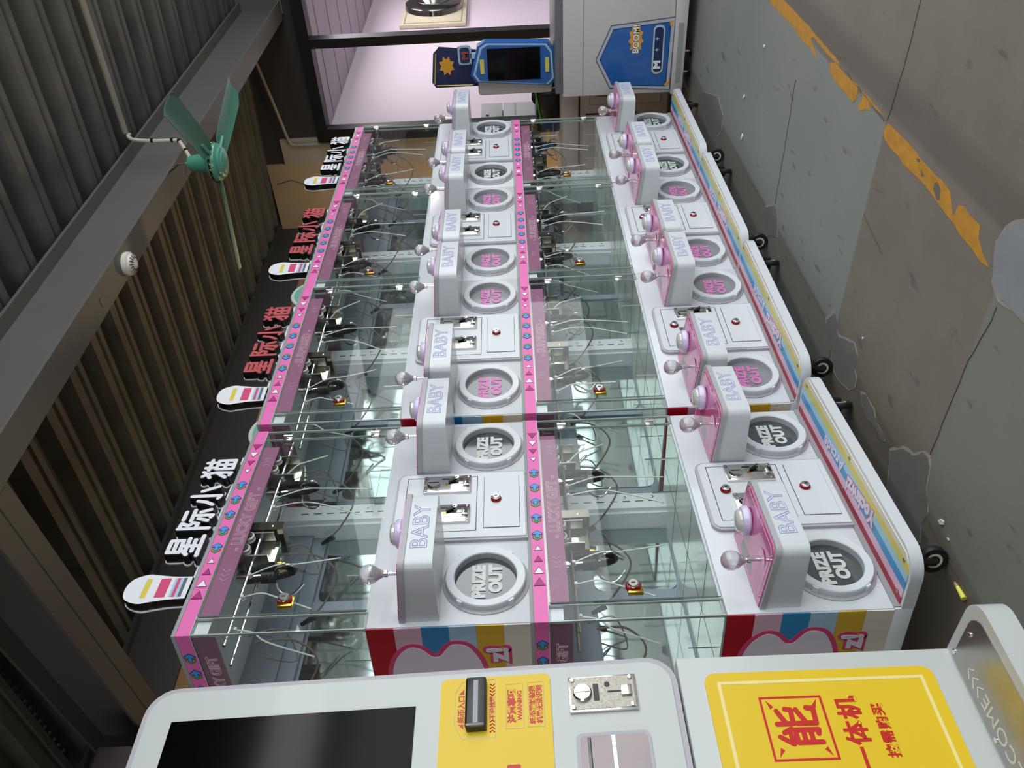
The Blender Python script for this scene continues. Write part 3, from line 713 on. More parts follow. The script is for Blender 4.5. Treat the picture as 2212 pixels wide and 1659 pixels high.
        for xx in (0.352, 0.306):
            q = MB(); q.lathe([(0.012, 0), (0.016, 0.002), (0.016, 0.005), (0.010, 0.008), (0.010, 0.011), (0.016, 0.014), (0.016, 0.017), (0.012, 0.019), (0, 0.019)], (xx+xo, 0.018, 0.752), (0, 1, 0), mat('white_pulley', (216, 208, 208), 0.4), seg=18); q.lathe([(0.005, 0), (0.005, -0.003), (0, -0.003)], (xx+xo, 0.019, 0.752), (0, 1, 0), STEEL, seg=8); q.build('pulley', cr)
        q = MB(); q.tube([(0.247+xo, 0.07, 0.765), (0.247+xo, 0.07, 0.70)], 0.013, CHROME, seg=16); q.tube([(0.247+xo, 0.07, 0.70), (0.247+xo, 0.07, 0.66)], 0.017, BLACK, seg=16)
        for k in range(3):
            a = 2*pi*k/3+0.4; q.tube(smooth_path([(0.247+xo, 0.07, 0.665), (0.247+xo+0.035*cos(a), 0.07+0.035*sin(a), 0.655), (0.247+xo+0.048*cos(a), 0.07+0.048*sin(a), 0.62), (0.247+xo+0.02*cos(a), 0.07+0.02*sin(a), 0.59)], 4), 0.003, CHROME, seg=6)
        q.build('claw', cr)
        # coiled cable loop
        q = MB(); path = smooth_path([(0.250+xo, 0.05, 0.735), (0.262+xo, 0.05, 0.69), (0.262+xo, 0.052, 0.64), (0.250+xo, 0.055, 0.615), (0.238+xo, 0.058, 0.64), (0.232+xo, 0.06, 0.70), (0.226+xo, 0.062, 0.735)], 14)
        n = len(path); rs = [0.0095 if i % 2 else 0.0075 for i in range(n)]; q.tube(path, 0.009, COIL, seg=8, rs=rs); q.build('coil_cable', cr)
    for base, mid, tip in (((0.231, 0.045, 0.724), (0.250, 0.03, 0.60), (0.264, 0.028, 0.49)), ((0.534, 0.045, 0.722), (0.550, 0.03, 0.575), (0.540, 0.03, 0.445)), ((0.493, 0.045, 0.72), (0.480, 0.03, 0.575), (0.428, 0.028, 0.46)), ((0.156, 0.045, 0.724), (0.138, 0.03, 0.63), (0.095, 0.03, 0.535)), ((0.623, 0.045, 0.722), (0.68, 0.03, 0.655), (0.705, 0.03, 0.60)), ((0.065, 0.06, 0.72), (0.04, 0.08, 0.64), (0.025, 0.12, 0.53))):
        q = MB(); b_ = Vector(base); m_ = Vector(mid)-b_; t_ = Vector(tip)-b_; o_ = Vector((0, 0, 0))
        q.tube(smooth_path([o_, m_*0.55+Vector((0.006, -0.008, 0.0)), m_, t_], 6), 0.0022, TIE, seg=5)
        q.box(-0.004, 0.004, -0.006, 0.004, -0.004, 0.004, TIE)
        q.tube([Vector((0, 0.006, 0.006)), Vector((0.007, 0.006, 0)), Vector((0, 0.006, -0.007)), Vector((-0.007, 0.006, 0)), Vector((0, 0.006, 0.006))], 0.0015, TIE, seg=4)
        q.build('cable_tie', root, loc=b_+Vector(L))
    for xo, s in ((0.36, 1), (0.69, 1), (0.06, 1)):
        mb = MB()
        mb.tube(smooth_path([(xo, 0.10, 0.68), (xo+0.05*s, 0.16, 0.60), (xo+0.03*s, 0.22, 0.55), (xo-0.01*s, 0.30, 0.60), (xo-0.03*s, 0.35, 0.66)]), 0.003, GWIRE, seg=6)
        mb.tube(smooth_path([(xo+0.01, 0.09, 0.70), (xo+0.06*s, 0.13, 0.63), (xo+0.02*s, 0.20, 0.60), (xo-0.02*s, 0.13, 0.67)]), 0.002, GWIRE, seg=5)
        mb.tube([(xo-0.03, 0.352, 0.665), (xo-0.022, 0.332, 0.625)], 0.009, BLACK, seg=8, rs=[0.006, 0.010]); mb.build('wiring_loop', root, loc=L)
    return meshes

def build_machine():
    root = E('claw_machine', 'nearest two-tier claw machine with white raised lettering, beside the yellow and white change machine', 'claw machine', (0, 0, 0), RD(5.8906), 'two-tier claw machines in a row')
    swap = build_tier(root, 0.982)
    for ch in [c for c in root.children]: copy_tree(ch, root, -0.84)
    # base, shelf, casters
    mb = MB(); mb.box(0.0, W_, 0.0, D_, 0.098, 0.142, WMET, bev=0.002); mb.build('base_frame', root)
    def plan(g, x0=0.0, x1=W_, f=-0.148, r=0.062):
        a0, a1, f = x0+g, x1-g, f+g; r = r-g*0.6
        pts = [(a0, 0.0), (a0, f+r)]
        for i in range(1, 8): t = RD(180+90*i/8); pts.append((a0+r+r*cos(t), f+r+r*sin(t)))
        pts += [(a0+r, f), (a1-r, f)]
        for i in range(1, 8): t = RD(270+90*i/8); pts.append((a1-r+r*cos(t), f+r+r*sin(t)))
        pts += [(a1, f+r), (a1, 0.0)]
        return pts
    mb = MB(); mb.prism(plan(0), 'z', 0.098, 0.1275, WHITE); mb.box(0.004, W_-0.004, -0.004, 0.002, 0.128, 0.143, GREYP)
    sh = mb.build('front_shelf', root)
    q = MB()
    rows = [(0.0, -0.021, CRIM), (-0.021, -0.046, SPINK), (-0.046, -0.071, SBLUE), (-0.071, -0.094, SLBLUE), (-0.094, -0.116, SYEL), (-0.116, -0.133, SCREAM)]
    out = plan(0.010); inner = [(x, y) for x, y in out]
    def xr(y):   # left limit of the rounded plate at depth y
        best = 0.010
        f, r = -0.148+0.010, 0.062-0.006
        if y < f+r: best = 0.010+r-math.sqrt(max(0, r*r-(f+r-y)**2))
        return best
    for ya, yb, m in rows:
        ys = [ya+(yb-ya)*i/4 for i in range(5)]
        left = [(xr(y), y-0.004) for y in ys]; right = [(W_-xr(y), y-0.004) for y in ys[::-1]]
        q.prism(left+right, 'z', 0.1275, 0.1295, m)
    q.build('shelf_print', sh, smooth=0)
    q = MB()
    def slant(x, y, z, k): return lambda c: (x+c.x, y+c.y+k*c.x, z+c.z)
    q.mesh(text('Yoclawz!', 0.058, 0.0050, 0.0003, sx=0.86), slant(0.295, -0.068, 0.1299, 0.14), HOTPINK); q.mesh(text('Yoclawz!', 0.058, 0.0028, 0.0003, sx=0.86), slant(0.295, -0.068, 0.1306, 0.14), BLOBW)
    q.build('shelf_lettering', sh, smooth=0); q = MB()
    q.mesh(text('Arcade', 0.052, 0.0028, 0.0003, sx=0.98), slant(0.495, -0.066, 0.1299, 0.10), LILAC); q.mesh(text('Arcade', 0.052, 0.0012, 0.0003, sx=0.98), slant(0.495, -0.066, 0.1306, 0.10), BLOBW)
    q.build('shelf_lettering', sh, smooth=0)
    for x, y in ((0.03, -0.026), (0.40, -0.024), (0.77, -0.026), (0.04, -0.115), (0.40, -0.124), (0.76, -0.115)):
        q = MB(); q.lathe([(0.005, 0), (0.005, 0.0022), (0.003, 0.003), (0, 0.003)], (x, y, 0.1295), (0, 0, 1), STEEL, seg=12); q.build('screw', sh)
    for (x, y, a) in ((0.090, -0.082, 1.75), (0.715, -0.070, 0.5), (0.09, 0.34, 1.2), (0.71, 0.34, 0.2)):
        q = MB(); r = 0.034; dx, dy = cos(a), sin(a); ox, oy = x+dx*0.016, y+dy*0.016; n = Vector((-dy, dx, 0))
        FK = mat('caster_fork', (60, 58, 56), 0.3, 0.7)
        q.box(x-0.022, x+0.022, y-0.022, y+0.022, 0.088, 0.0985, FK, bev=0.002); q.lathe([(0.019, 0.0), (0.019, 0.012), (0.01, 0.014)], (x, y, 0.074), (0, 0, 1), FK, seg=14)
        for s in (-1, 1):
            o_ = n*s*0.014; P = [Vector((x, y, 0.078))+o_, Vector((ox-dx*0.004, oy-dy*0.004, 0.056))+o_, Vector((ox, oy, 0.032))+o_]; q.tube(P, 0.009, FK, seg=6, rs=[0.012, 0.011, 0.008])
        q.tube([Vector((x, y, 0.078)), Vector((ox+dx*0.03, oy+dy*0.03, 0.074)), Vector((ox+dx*0.052, oy+dy*0.052, 0.066))], 0.007, BLACK, seg=6)
        cs = q.build('caster', root)
        q = MB(); ax = n
        q.lathe([(0.0, -0.011), (0.008, -0.011), (0.008, -0.009), (0.013, -0.0095), (0.013, -0.0085), (0.019, -0.0095), (0.0195, -0.009), (r-0.002, -0.009), (r, -0.006), (r, 0.006), (r-0.002, 0.009), (0.0195, 0.009), (0.019, 0.0095), (0.013, 0.0085), (0.013, 0.0095), (0.008, 0.009), (0.008, 0.011), (0, 0.011)], (ox, oy, r), ax, RUBBER, seg=28,
                mats=[STEEL, STEEL, RUBBER, RUBBER, CREAMW, CREAMW, RUBBER, RUBBER, RUBBER, RUBBER, RUBBER, CREAMW, CREAMW, RUBBER, RUBBER, STEEL, STEEL])
        q.build('wheel', cs)
    # raised sign on top
    mb = MB(); mb.box(0.205, 0.70, 0.020, 0.024, 0.8405+0.982, 0.858+0.982, SIGNW, bev=0.001); mb.box(0.19, 0.70, 0.012, 0.06, 0.8405+0.982, 0.8435+0.982, SIGNW); mb.box(0.12, 0.16, 0.018, 0.024, 0.8405+0.982, 0.855+0.982, SIGNW)
    sg = mb.build('top_sign', root)
    def letter(ch, x, size, red):
        q = MB(); zc = 0.8405+0.982+0.058
        glyph(q, ch, x, zc, size, 0.0230, 0.0205, 0.024, SIGNW); glyph(q, ch, x, zc, size, 0.0170, -0.006, 0.0205, SIGNB)
        glyph(q, ch, x, zc, size, 0.0116, -0.0086, -0.0078, SIGNR if red else SIGNW)
        return q
    for ch, x in (('星', 0.292), ('际', 0.392), ('小', 0.492), ('猫', 0.612)):
        a = letter(ch, x, 0.086, False).build('sign_letter', sg); r_ = letter(ch, x, 0.086, True).build('sign_letter_red'); swap[a.data.name] = r_.data; bpy.data.objects.remove(r_)
    # blank cut-out plaque at the head of the sign
    zb = 0.8435+0.982
    def sil(g): return [(x, z) for x, z in smooth2([(0.112-g, zb), (0.110-g, zb+0.045), (0.104-g, zb+0.085), (0.100-g, zb+0.115), (0.116, zb+0.150+g), (0.148, zb+0.160+g), (0.180, zb+0.150+g), (0.196+g, zb+0.115), (0.192+g, zb+0.085), (0.186+g, zb+0.045), (0.184+g, zb)])]
    def smooth2(P): return [(q.x, q.y) for q in smooth_path([(a, b_, 0) for a, b_ in P], 5)]
    q = MB(); q.prism(sil(0.003), 'y', 0.0205, 0.024, SIGNW); q.prism(sil(0.0), 'y', -0.006, 0.0205, SIGNW, side=SIGNB)
    pq = q.build('cut_out_plaque', sg)
    q = MB(); z = zb
    for z0, z1, m in ((0.012, 0.020, mat('slate_stripe', (96, 100, 110), 0.5)), (0.020, 0.028, PANLB), (0.028, 0.036, HOTPINK), (0.036, 0.042, PANLB), (0.052, 0.078, HOTPINK), (0.100, 0.114, SYEL)): q.box(0.118, 0.180, -0.0066, -0.006, z+z0, z+z1, m)
    q.build('plaque_stripes', pq, smooth=0)
    return root, swap
root, swap = build_machine()
# pink-film prize windows and pink lettering for the middle machines
def recolor(o, frm, to):
    for i, sl in enumerate(o.material_slots):
        if sl.material == frm: sl.link = 'OBJECT'; sl.material = to
def walk(o):
    yield o
    for c in o.children: yield from walk(c)
red_swap = swap
wht_swap = {k: v for k, v in red_swap.items() if not k.startswith('sign_letter')}
UNITS = [((0.8261, 0.0775), True, 'second claw machine from the change machine, with red raised lettering on top'),
         ((1.6320, 0.0840), True, 'third claw machine from the change machine, with red raised lettering on top'),
         ((2.4380, 0.0858), False, 'farthest claw machine, white raised lettering, at the row end beside the white arcade cabinet')]
for k, ((x, y), red, lab) in enumerate(UNITS):
    c = copy_tree(root, None, 0.0, red_swap if red else wht_swap)
    c.location = (x, y, 0); c.rotation_euler = (0, 0, 0); c['label'] = lab
    tk = 0
    for o in walk(c):
        if o.name.startswith('cable_tie'):
            rz = random.uniform(-0.5, 0.5); o.rotation_euler = (random.uniform(-0.12, 0.05), random.uniform(-0.15, 0.15) if 0.09 < o.location.x < 0.62 else 0.0, rz)
        if red:
            if o.name.startswith('door_window'): recolor(o, WINDK, WINGR)
            if o.name.startswith('door_lettering'): recolor(o, TXTW, TXTP)

# ------------------------------------------------------------------ change machine
def change_machine():
    root = E('change_machine', 'white change machine with black screen and yellow panels, in front of the nearest claw machine', 'change machine')
    CW = mat('change_machine_white', (192, 196, 195), 0.35, coat=0.1); CRM = mat('change_machine_rim', (176, 172, 180), 0.4)
    YEL = mat('glossy_yellow_panel', (226, 190, 28), 0.4); RED = mat('red_printing', (196, 28, 22), 0.4); PALE = mat('pale_cream_line', (236, 220, 150), 0.4)
    SCRN = mat('black_screen_glass', (2, 2, 3), 0.12); SCRN.node_tree.nodes['Principled BSDF'].inputs['Specular IOR Level'].default_value = 0.12
    x0, x1 = -0.806, -0.258
    mb = MB(); mb.box(x0+0.006, x1-0.007, -0.25, 0.10, 0.06, 0.712, CW, bev=0.003)
    lo = mb.build('lower_cabinet', root)
    q = MB(); q.prism(rrect(-0.76, -0.302, 0.252, 0.668, 0.02), 'y', -0.2535, -0.2495, YEL); pp = q.build('poster_panel', lo)
    q = MB()
    for a, b_, c, d in ((-0.742, -0.320, 0.640, 0.646), (-0.742, -0.320, 0.273, 0.279), (-0.742, -0.736, 0.279, 0.640), (-0.326, -0.320, 0.279, 0.640)): q.box(a, b_, -0.2541, -0.2534, c, d, PALE)
    q.build('poster_border', pp, smooth=0)
    q = MB()
    for a, b_, c, d in ((-0.471, -0.353, 0.575, 0.579), (-0.471, -0.353, 0.468, 0.472), (-0.471, -0.467, 0.472, 0.575), (-0.357, -0.353, 0.472, 0.575)): q.box(a, b_, -0.2541, -0.2534, c, d, RED)
    glyph(q, '能', -0.412, 0.523, 0.070, 0.0088, -0.2542, -0.2534, RED, sx=1.05)
    for sx, sz in ((-1, 1), (1, 1), (-1, -1), (1, -1)): q.prism([(-0.412+sx*0.040, 0.523+sz*0.034), (-0.412+sx*0.052, 0.523+sz*0.045), (-0.412+sx*0.035, 0.523+sz*0.040)], 'y', -0.2541, -0.2534, RED)
    for ch, x in (('一', -0.472), ('体', -0.425), ('机', -0.378)): q.mesh(text(ch, 0.044, 0.0012, 0.0004), front(x, -0.254, 0.427), RED)
    for ch, x in (('买', -0.384), ('购', -0.409), ('需', -0.434), ('按', -0.459)): q.mesh(text(ch, 0.0235, 0.0006, 0.0004), front(x, -0.254, 0.376), RED)
    q.build('poster_lettering', pp, smooth=0)
    # foot ledge with steel plate
    def plan(g, r=0.05):
        a0, a1, f = x0+g, x1-0.006-g, -0.415+g; r -= g*0.5
        pts = [(a0, -0.25), (a0, f+r)]
        for i in range(1, 8): t = RD(180+90*i/8); pts.append((a0+r+r*cos(t), f+r+r*sin(t)))
        pts += [(a0+r, f), (a1-r, f)]
        for i in range(1, 8): t = RD(270+90*i/8); pts.append((a1-r+r*cos(t), f+r+r*sin(t)))
        return pts+[(a1, f+r), (a1, -0.25)]
    q = MB(); q.prism(plan(0), 'z', 0.155, 0.204, CW); lg = q.build('foot_ledge', root)
    q = MB(); q.prism([(a, min(c, -0.258)) for a, c in plan(0.022)], 'z', 0.2035, 0.2060, STEEL); q.build('steel_plate', lg)
    q = MB(); LT = mat('pale_engraving', (216, 214, 206), 0.4); q.mesh(text('WELCOME', 0.042, 0.0, 0.0002, sx=1.0), flat(-0.492, -0.290, 0.2063), LT)
    for k in range(3):
        for s, xb in ((1, -0.340), (-1, -0.644)):
            xx = xb-s*0.018*k
            q.tube([(xx-s*0.006, -0.276, 0.2062), (xx+s*0.006, -0.290, 0.2062), (xx-s*0.006, -0.304, 0.2062)], 0.0012, LT, seg=4)
    q.build('plate_lettering', lg, smooth=0)
    for x, y in ((-0.301, -0.345), (-0.287, -0.272), (-0.53, -0.385), (-0.455, -0.268), (-0.77, -0.345)):
        q = MB(); q.lathe([(0.005, 0), (0.005, 0.002), (0, 0.003)], (x, y, 0.206), (0, 0, 1), CHROME, seg=12); q.build('screw', lg)
    q = MB(); q.box(x0+0.05, x1-0.06, -0.20, 0.06, 0.0, 0.062, BLACK); q.build('plinth', root, smooth=0)
    # tilted head
    kk = 0.051; piv = Vector((0, -0.25, 0.72)); ang = math.atan(kk)
    hd = MB(); hd.prism(rrect(x0, x1, 0.716, 1.724, 0.055), 'y', -0.246, 0.02, CRM)
    hd.prism(rrect(x0+0.011, x1-0.011, 0.727, 1.713, 0.047), 'y', -0.25, -0.2455, CW)
    def hb(mb, name, parent, **k):
        # tilt back about the pivot line
        for v in mb.bm.verts:
            y, z = v.co.y-piv.y, v.co.z-piv.z
            v.co.y = piv.y+y*cos(ang)+z*sin(ang); v.co.z = piv.z-y*sin(ang)+z*cos(ang)
        return mb.build(name, parent, **k)
    head = hb(hd, 'upper_cabinet', root)
    f = -0.2502
    q = MB(); q.box(-0.735, -0.330, f-0.0012, f, 1.200, 1.662, SCRN); hb(q, 'screen', head, smooth=0)
    q = MB(); q.prism(rrect(-0.785, -0.281, 0.950, 1.154, 0.012), 'y', f-0.003, f, YEL); yp = hb(q, 'instruction_panel', head)
    g = f-0.0032
    q = MB()
    def line(pts, r=0.0012, m=PALE): q.tube([(a, g, c) for a, c in pts], r, m, seg=4)
    line([(-0.400, 1.052), (-0.400, 1.113), (-0.372, 1.127), (-0.312, 1.127), (-0.288, 1.114), (-0.287, 1.052), (-0.400, 1.052)])
    line([(-0.386, 1.001), (-0.386, 1.033), (-0.299, 1.033), (-0.299, 1.001), (-0.386, 1.001)]); line([(-0.385, 0.963), (-0.385, 0.993), (-0.298, 0.993), (-0.298, 0.963), (-0.385, 0.963)])
    hb(q, 'panel_outline', yp, smooth=0)
    q = MB(); T = lambda s, sz, x, z, o=0.0004, sx=1.0: q.mesh(text(s, sz, o, 0.0003, sx=sx), front(x, g, z), RED)
    T('纸币入口', 0.0135, -0.3435, 1.115); q.prism([(-0.382, 1.110), (-0.373, 1.110), (-0.373, 1.120)], 'y', g-0.0003, g+0.0005, RED); q.prism([(-0.314, 1.120), (-0.314, 1.110), (-0.304, 1.110)], 'y', g-0.0003, g+0.0005, RED)
    T('不设找零', 0.0115, -0.3435, 1.0575)
    for k in range(4):
        for s, xb in ((1, -0.389), (-1, -0.298)):
            xx = xb+s*0.0065*k; q.tube([(xx-s*0.002, g, 1.062), (xx+s*0.002, g, 1.0575), (xx-s*0.002, g, 1.053)], 0.0011, RED, seg=4)
    hb(q, 'slot_lettering', yp, smooth=0); q = MB()
    T('注意事项', 0.0165, -0.3425, 1.0225, 0.0007); T('WARNING', 0.0120, -0.3425, 1.0075, 0.0003); hb(q, 'warning_lettering', yp, smooth=0); q = MB(); T('纸币褶皱破损', 0.0125, -0.3420, 0.9845); T('机器无法识别', 0.0125, -0.3420, 0.9715)
    hb(q, 'notice_lettering', yp, smooth=0); q = MB(); q.prism(rrect(-0.50, -0.452, 1.008, 1.032, 0.003), 'y', g-0.0003, g+0.0005, RED)
    hb(q, 'red_tab', yp, smooth=0)
    q = MB(); q.box(-0.388, -0.289, f-0.020, f, 1.068, 1.105, BLACK, bev=0.003); q.box(-0.380, -0.297, f-0.0215, f-0.019, 1.082, 1.091, mat('grey_slot_lip', (150, 150, 158), 0.3)); q.tube([(-0.384, f-0.016, 1.102), (-0.293, f-0.016, 1.102)], 0.004, BLACK, seg=8); q.box(-0.386, -0.380, f-0.022, f, 1.070, 1.104, mat('dark_steel', (90, 88, 90), 0.25, 0.8), bev=0.001)
    hb(q, 'bill_slot', head)
    q = MB(); MT = mat('stamped_coin_plate', (150, 146, 136), 0.4, 0.9, noise=0.35, nscale=260); q.box(-0.3645, -0.2955, f-0.007, f, 0.793, 0.917, CHROME, bev=0.0015); q.box(-0.361, -0.299, f-0.0085, f-0.0065, 0.798, 0.913, MT)
    q.lathe([(0.0175, 0), (0.0175, -0.005), (0.015, -0.008), (0, -0.008)], (-0.330, f-0.008, 0.892), (0, 1, 0), CHROME, seg=24); q.box(-0.3315, -0.3285, f-0.0175, f-0.0155, 0.878, 0.906, STEEL)
    q.box(-0.346, -0.313, f-0.0092, f-0.008, 0.862, 0.872, BLACK); q.lathe([(0.005, 0), (0.005, -0.001), (0, -0.001)], (-0.315, f-0.0085, 0.846), (0, 1, 0), BLACK, seg=14)
    q.box(-0.331, -0.328, f-0.0092, f-0.008, 0.822, 0.846, BLACK); q.box(-0.340, -0.320, f-0.014, f-0.008, 0.802, 0.822, CHROME, bev=0.002)
    for a in (-0.357, -0.303):
        for c in (0.803, 0.909): q.lathe([(0.004, 0), (0.004, -0.003), (0, -0.004)], (a, f-0.0085, c), (0, 1, 0), CHROME, seg=10)
    hb(q, 'coin_acceptor', head)
    q = MB(); q.prism(rrect(-0.560, -0.4035, 0.780, 0.910, 0.012), 'y', f-0.004, f, CRM); ct = hb(q, 'coin_tray', head)
    q = MB(); q.prism(rrect(-0.553, -0.410, 0.786, 0.903, 0.008), 'y', f-0.0055, f-0.0035, mat('polished_tray', (112, 104, 104), 0.22, 1.0, rough_noise=0.15, nscale=9)); q.box(-0.55, -0.413, f-0.010, f-0.005, 0.842, 0.848, CHROME); q.box(-0.55, -0.413, f-0.007, f-0.005, 0.884, 0.890, mat('dark_steel'), bev=0.001); hb(q, 'tray_flap', ct)
change_machine()

# ------------------------------------------------------------------ ceiling fan, detector, pipes
def ceiling_things():
    GR = mat('teal_green_enamel', (84, 158, 138), 0.3, coat=0.3); GRD = mat('teal_green_blade', (70, 132, 112), 0.35, noise=0.06, nscale=6)
    h = RW(2.437, 0.0, 2.295)
    fan = E('ceiling_fan', 'green three-bladed ceiling fan hanging under the big grey steel beam', 'fan', h)
    q = MB(); q.lathe([(0.0, 0.165), (0.008, 0.165), (0.008, 0.155), (0.030, 0.150), (0.036, 0.135), (0.042, 0.085), (0.050, 0.062), (0.072, 0.052), (0.085, 0.040), (0.088, 0.028), (0.082, 0.012), (0.060, 0.002)], (0, 0, 0), (0, 0, 1), GR, seg=36); q.build('motor_housing', fan)
    q = MB(); q.lathe([(0.0882, 0.036), (0.0895, 0.031), (0.0882, 0.026)], (0, 0, 0), (0, 0, 1), BLACK, seg=36)
    for k in range(18): a = 2*pi*k/18; q.box(0.0, 0.0, 0, 0, 0, 0, GOLD) if False else q.lathe([(0.006, 0), (0.004, 0.002), (0, 0.002)], (0.0888*cos(a), 0.0888*sin(a), 0.031), (cos(a), sin(a), 0), GOLD, seg=6)
    q.build('gold_band', fan)
    q = MB(); q.lathe([(0.066, 0.008), (0.070, 0.0), (0.066, -0.006), (0.054, -0.009), (0.050, -0.014), (0.030, -0.019), (0.012, -0.021), (0, -0.0215)], (0, 0, 0), (0, 0, 1), GR, seg=36); q.build('hub_cover', fan)
    for a in (232, 344, 103):
        a = RD(a)+PSI; d = Vector((cos(a), sin(a), 0)); n = Vector((-sin(a), cos(a), 0)); q = MB()
        L = [(0.075, -0.020, 0.020), (0.12, -0.046, 0.046), (0.20, -0.050, 0.052), (0.46, -0.056, 0.058), (0.525, -0.056, 0.030)]
        top, bot = [], []
        for r, w0, w1 in L:
            row = []
            for t in (0, 0.33, 0.66, 1): w_ = w0+(w1-w0)*t; row.append(d*r+n*w_+Vector((0, 0, 0.022+0.010*sin(pi*t)-0.20*w_)))
            top.append([q.bm.verts.new(p+Vector((0, 0, 0.0012))) for p in row]); bot.append([q.bm.verts.new(p-Vector((0, 0, 0.0012))) for p in row])
        fs = []
        for i in range(len(L)-1):
            for k in range(3):
                fs.append(q.bm.faces.new((top[i][k], top[i+1][k], top[i+1][k+1], top[i][k+1]))); fs.append(q.bm.faces.new((bot[i][k], bot[i][k+1], bot[i+1][k+1], bot[i+1][k])))
            for k in (0, 3): fs.append(q.bm.faces.new((top[i][k], bot[i][k], bot[i+1][k], top[i+1][k])))
        for i in (0, len(L)-1):
            for k in range(3): fs.append(q.bm.faces.new((top[i][k], top[i][k+1], bot[i][k+1], bot[i][k])))
        q._set(fs, GRD); q.fix(fs)
        q.tube([d*0.06+Vector((0, 0, 0.024)), d*0.17+Vector((0, 0, 0.027))], 0.008, GR, seg=6)
        q.build('blade', fan, smooth=16)
    q = MB(); q.tube([(0, 0, 0.16), (0, 0, 0.20), (0.02, 0.03, 0.235), (0.05, 0.06, 0.275)], 0.004, mat('rusty_hook', (120, 100, 80), 0.5, 0.6), seg=6); q.tube([(-0.004, 0, 0.165), (-0.03, 0.04, 0.17), (-0.05, 0.05, 0.13)], 0.0015, GOLD, seg=5); q.build('hook', fan)
    CABW = mat('cream_cable', (206, 200, 188), 0.5)
    P = [RW(*p) for p in ((2.845, 0.03, 2.862), (2.79, 0.012, 2.845), (2.735, 0.008, 2.80), (2.71, 0.008, 2.70), (2.70, 0.006, 2.60), (2.69, 0.008, 2.565), (2.60, 0.015, 2.51), (2.50, 0.005, 2.46), (2.445, 0.0, 2.44))]
    q = MB(); q.tube(smooth_path(P, 5), 0.009, CABW, seg=8); o = tag(q.build('cable'), 'cream flex running over the beam down to the green fan', 'cable')
    q = MB()
    for i in (3, 4, 5, 6): q = MB(); q.tube([P[i]+Vector((0, -0.003, -0.006)), P[i]+Vector((0, -0.003, 0.006))], 0.0115, BLACK, seg=8); q.build('cable_tie', o)
    PV = mat('cream_conduit', (160, 154, 140), 0.5); q = MB()
    q.tube([RW(2.80, 0.0, 2.856), RW(2.68, -2.6, 2.714)], 0.014, PV, seg=10); tag(q.build('conduit_pipe'), 'cream conduit pipe running along the corrugated deck above the big beam', 'pipe')
    q = MB(); q.tube(smooth_path([RW(5.085, 0.30, 2.87), RW(5.085, 0.54, 2.826), RW(5.085, 0.9, 2.763), RW(5.085, 1.13, 2.724), RW(5.085, 1.165, 2.69), RW(5.085, 1.168, 2.60), RW(5.085, 1.165, 2.30)], 5), 0.012, PV, seg=10); tag(q.build('conduit_pipe'), 'thin cream conduit bending down the far wall beside the black window frame', 'pipe')
    d = RW(1.814, 0.122, 2.571)
    det = E('smoke_detector', 'round white smoke detector under the big grey beam', 'smoke detector', d)
    WD = mat('detector_white', (226, 220, 212), 0.4); q = MB(); q.lathe([(0.047, 0.0), (0.049, -0.006), (0.048, -0.020), (0.042, -0.024)], (0, 0, 0), (0, 0, 1), WD, seg=32); q.build('detector_base', det)
    q = MB(); q.lathe([(0.042, -0.022), (0.038, -0.034), (0.022, -0.040), (0.012, -0.042), (0, -0.042)], (0, 0, 0), (0, 0, 1), WD, seg=32)
    for k in range(16): a = 2*pi*k/16; q.tube([(0.039*cos(a), 0.039*sin(a), -0.0325), (0.022*cos(a), 0.022*sin(a), -0.0405)], 0.0022, BLACK, seg=4)
    q.build('detector_head', det)
    # round teal boards and cardboard behind the machines
    TEAL = mat('mint_board', (116, 184, 166), 0.5); RIMW = mat('pale_board_rim', (206, 214, 206), 0.5)
    for x, lab in ((1.44, 'mint round sign board behind the gap between the nearest and second claw machines'), (2.43, 'mint round sign board behind the gap between the two red-lettered claw machines')):
        s = E('sign_board', lab, 'sign board', RW(x, 0.75, 0), PSI, 'round mint boards behind the machines')
        q = MB(); q.lathe([(0.0, -0.012), (0.108, -0.012), (0.112, -0.008), (0.112, 0.008), (0.108, 0.012), (0, 0.012)], (0, 0, 2.03), (0, 1, 0), RIMW, seg=40); q.build('board_rim', s)
        q = MB(); q.lathe([(0.0, -0.0145), (0.092, -0.0145), (0.094, -0.012)], (0, 0, 2.03), (0, 1, 0), TEAL, seg=40); q.build('board_face', s)
        q = MB(); q.tube([(0, 0.018, 2.02), (0, 0.018, 0.02)], 0.012, STEEL, seg=8); q.lathe([(0.16, 0), (0.16, 0.015), (0.02, 0.02)], (0, 0.018, 0), (0, 0, 1), STEEL, seg=24); q.build('stand_pole', s)
ceiling_things()

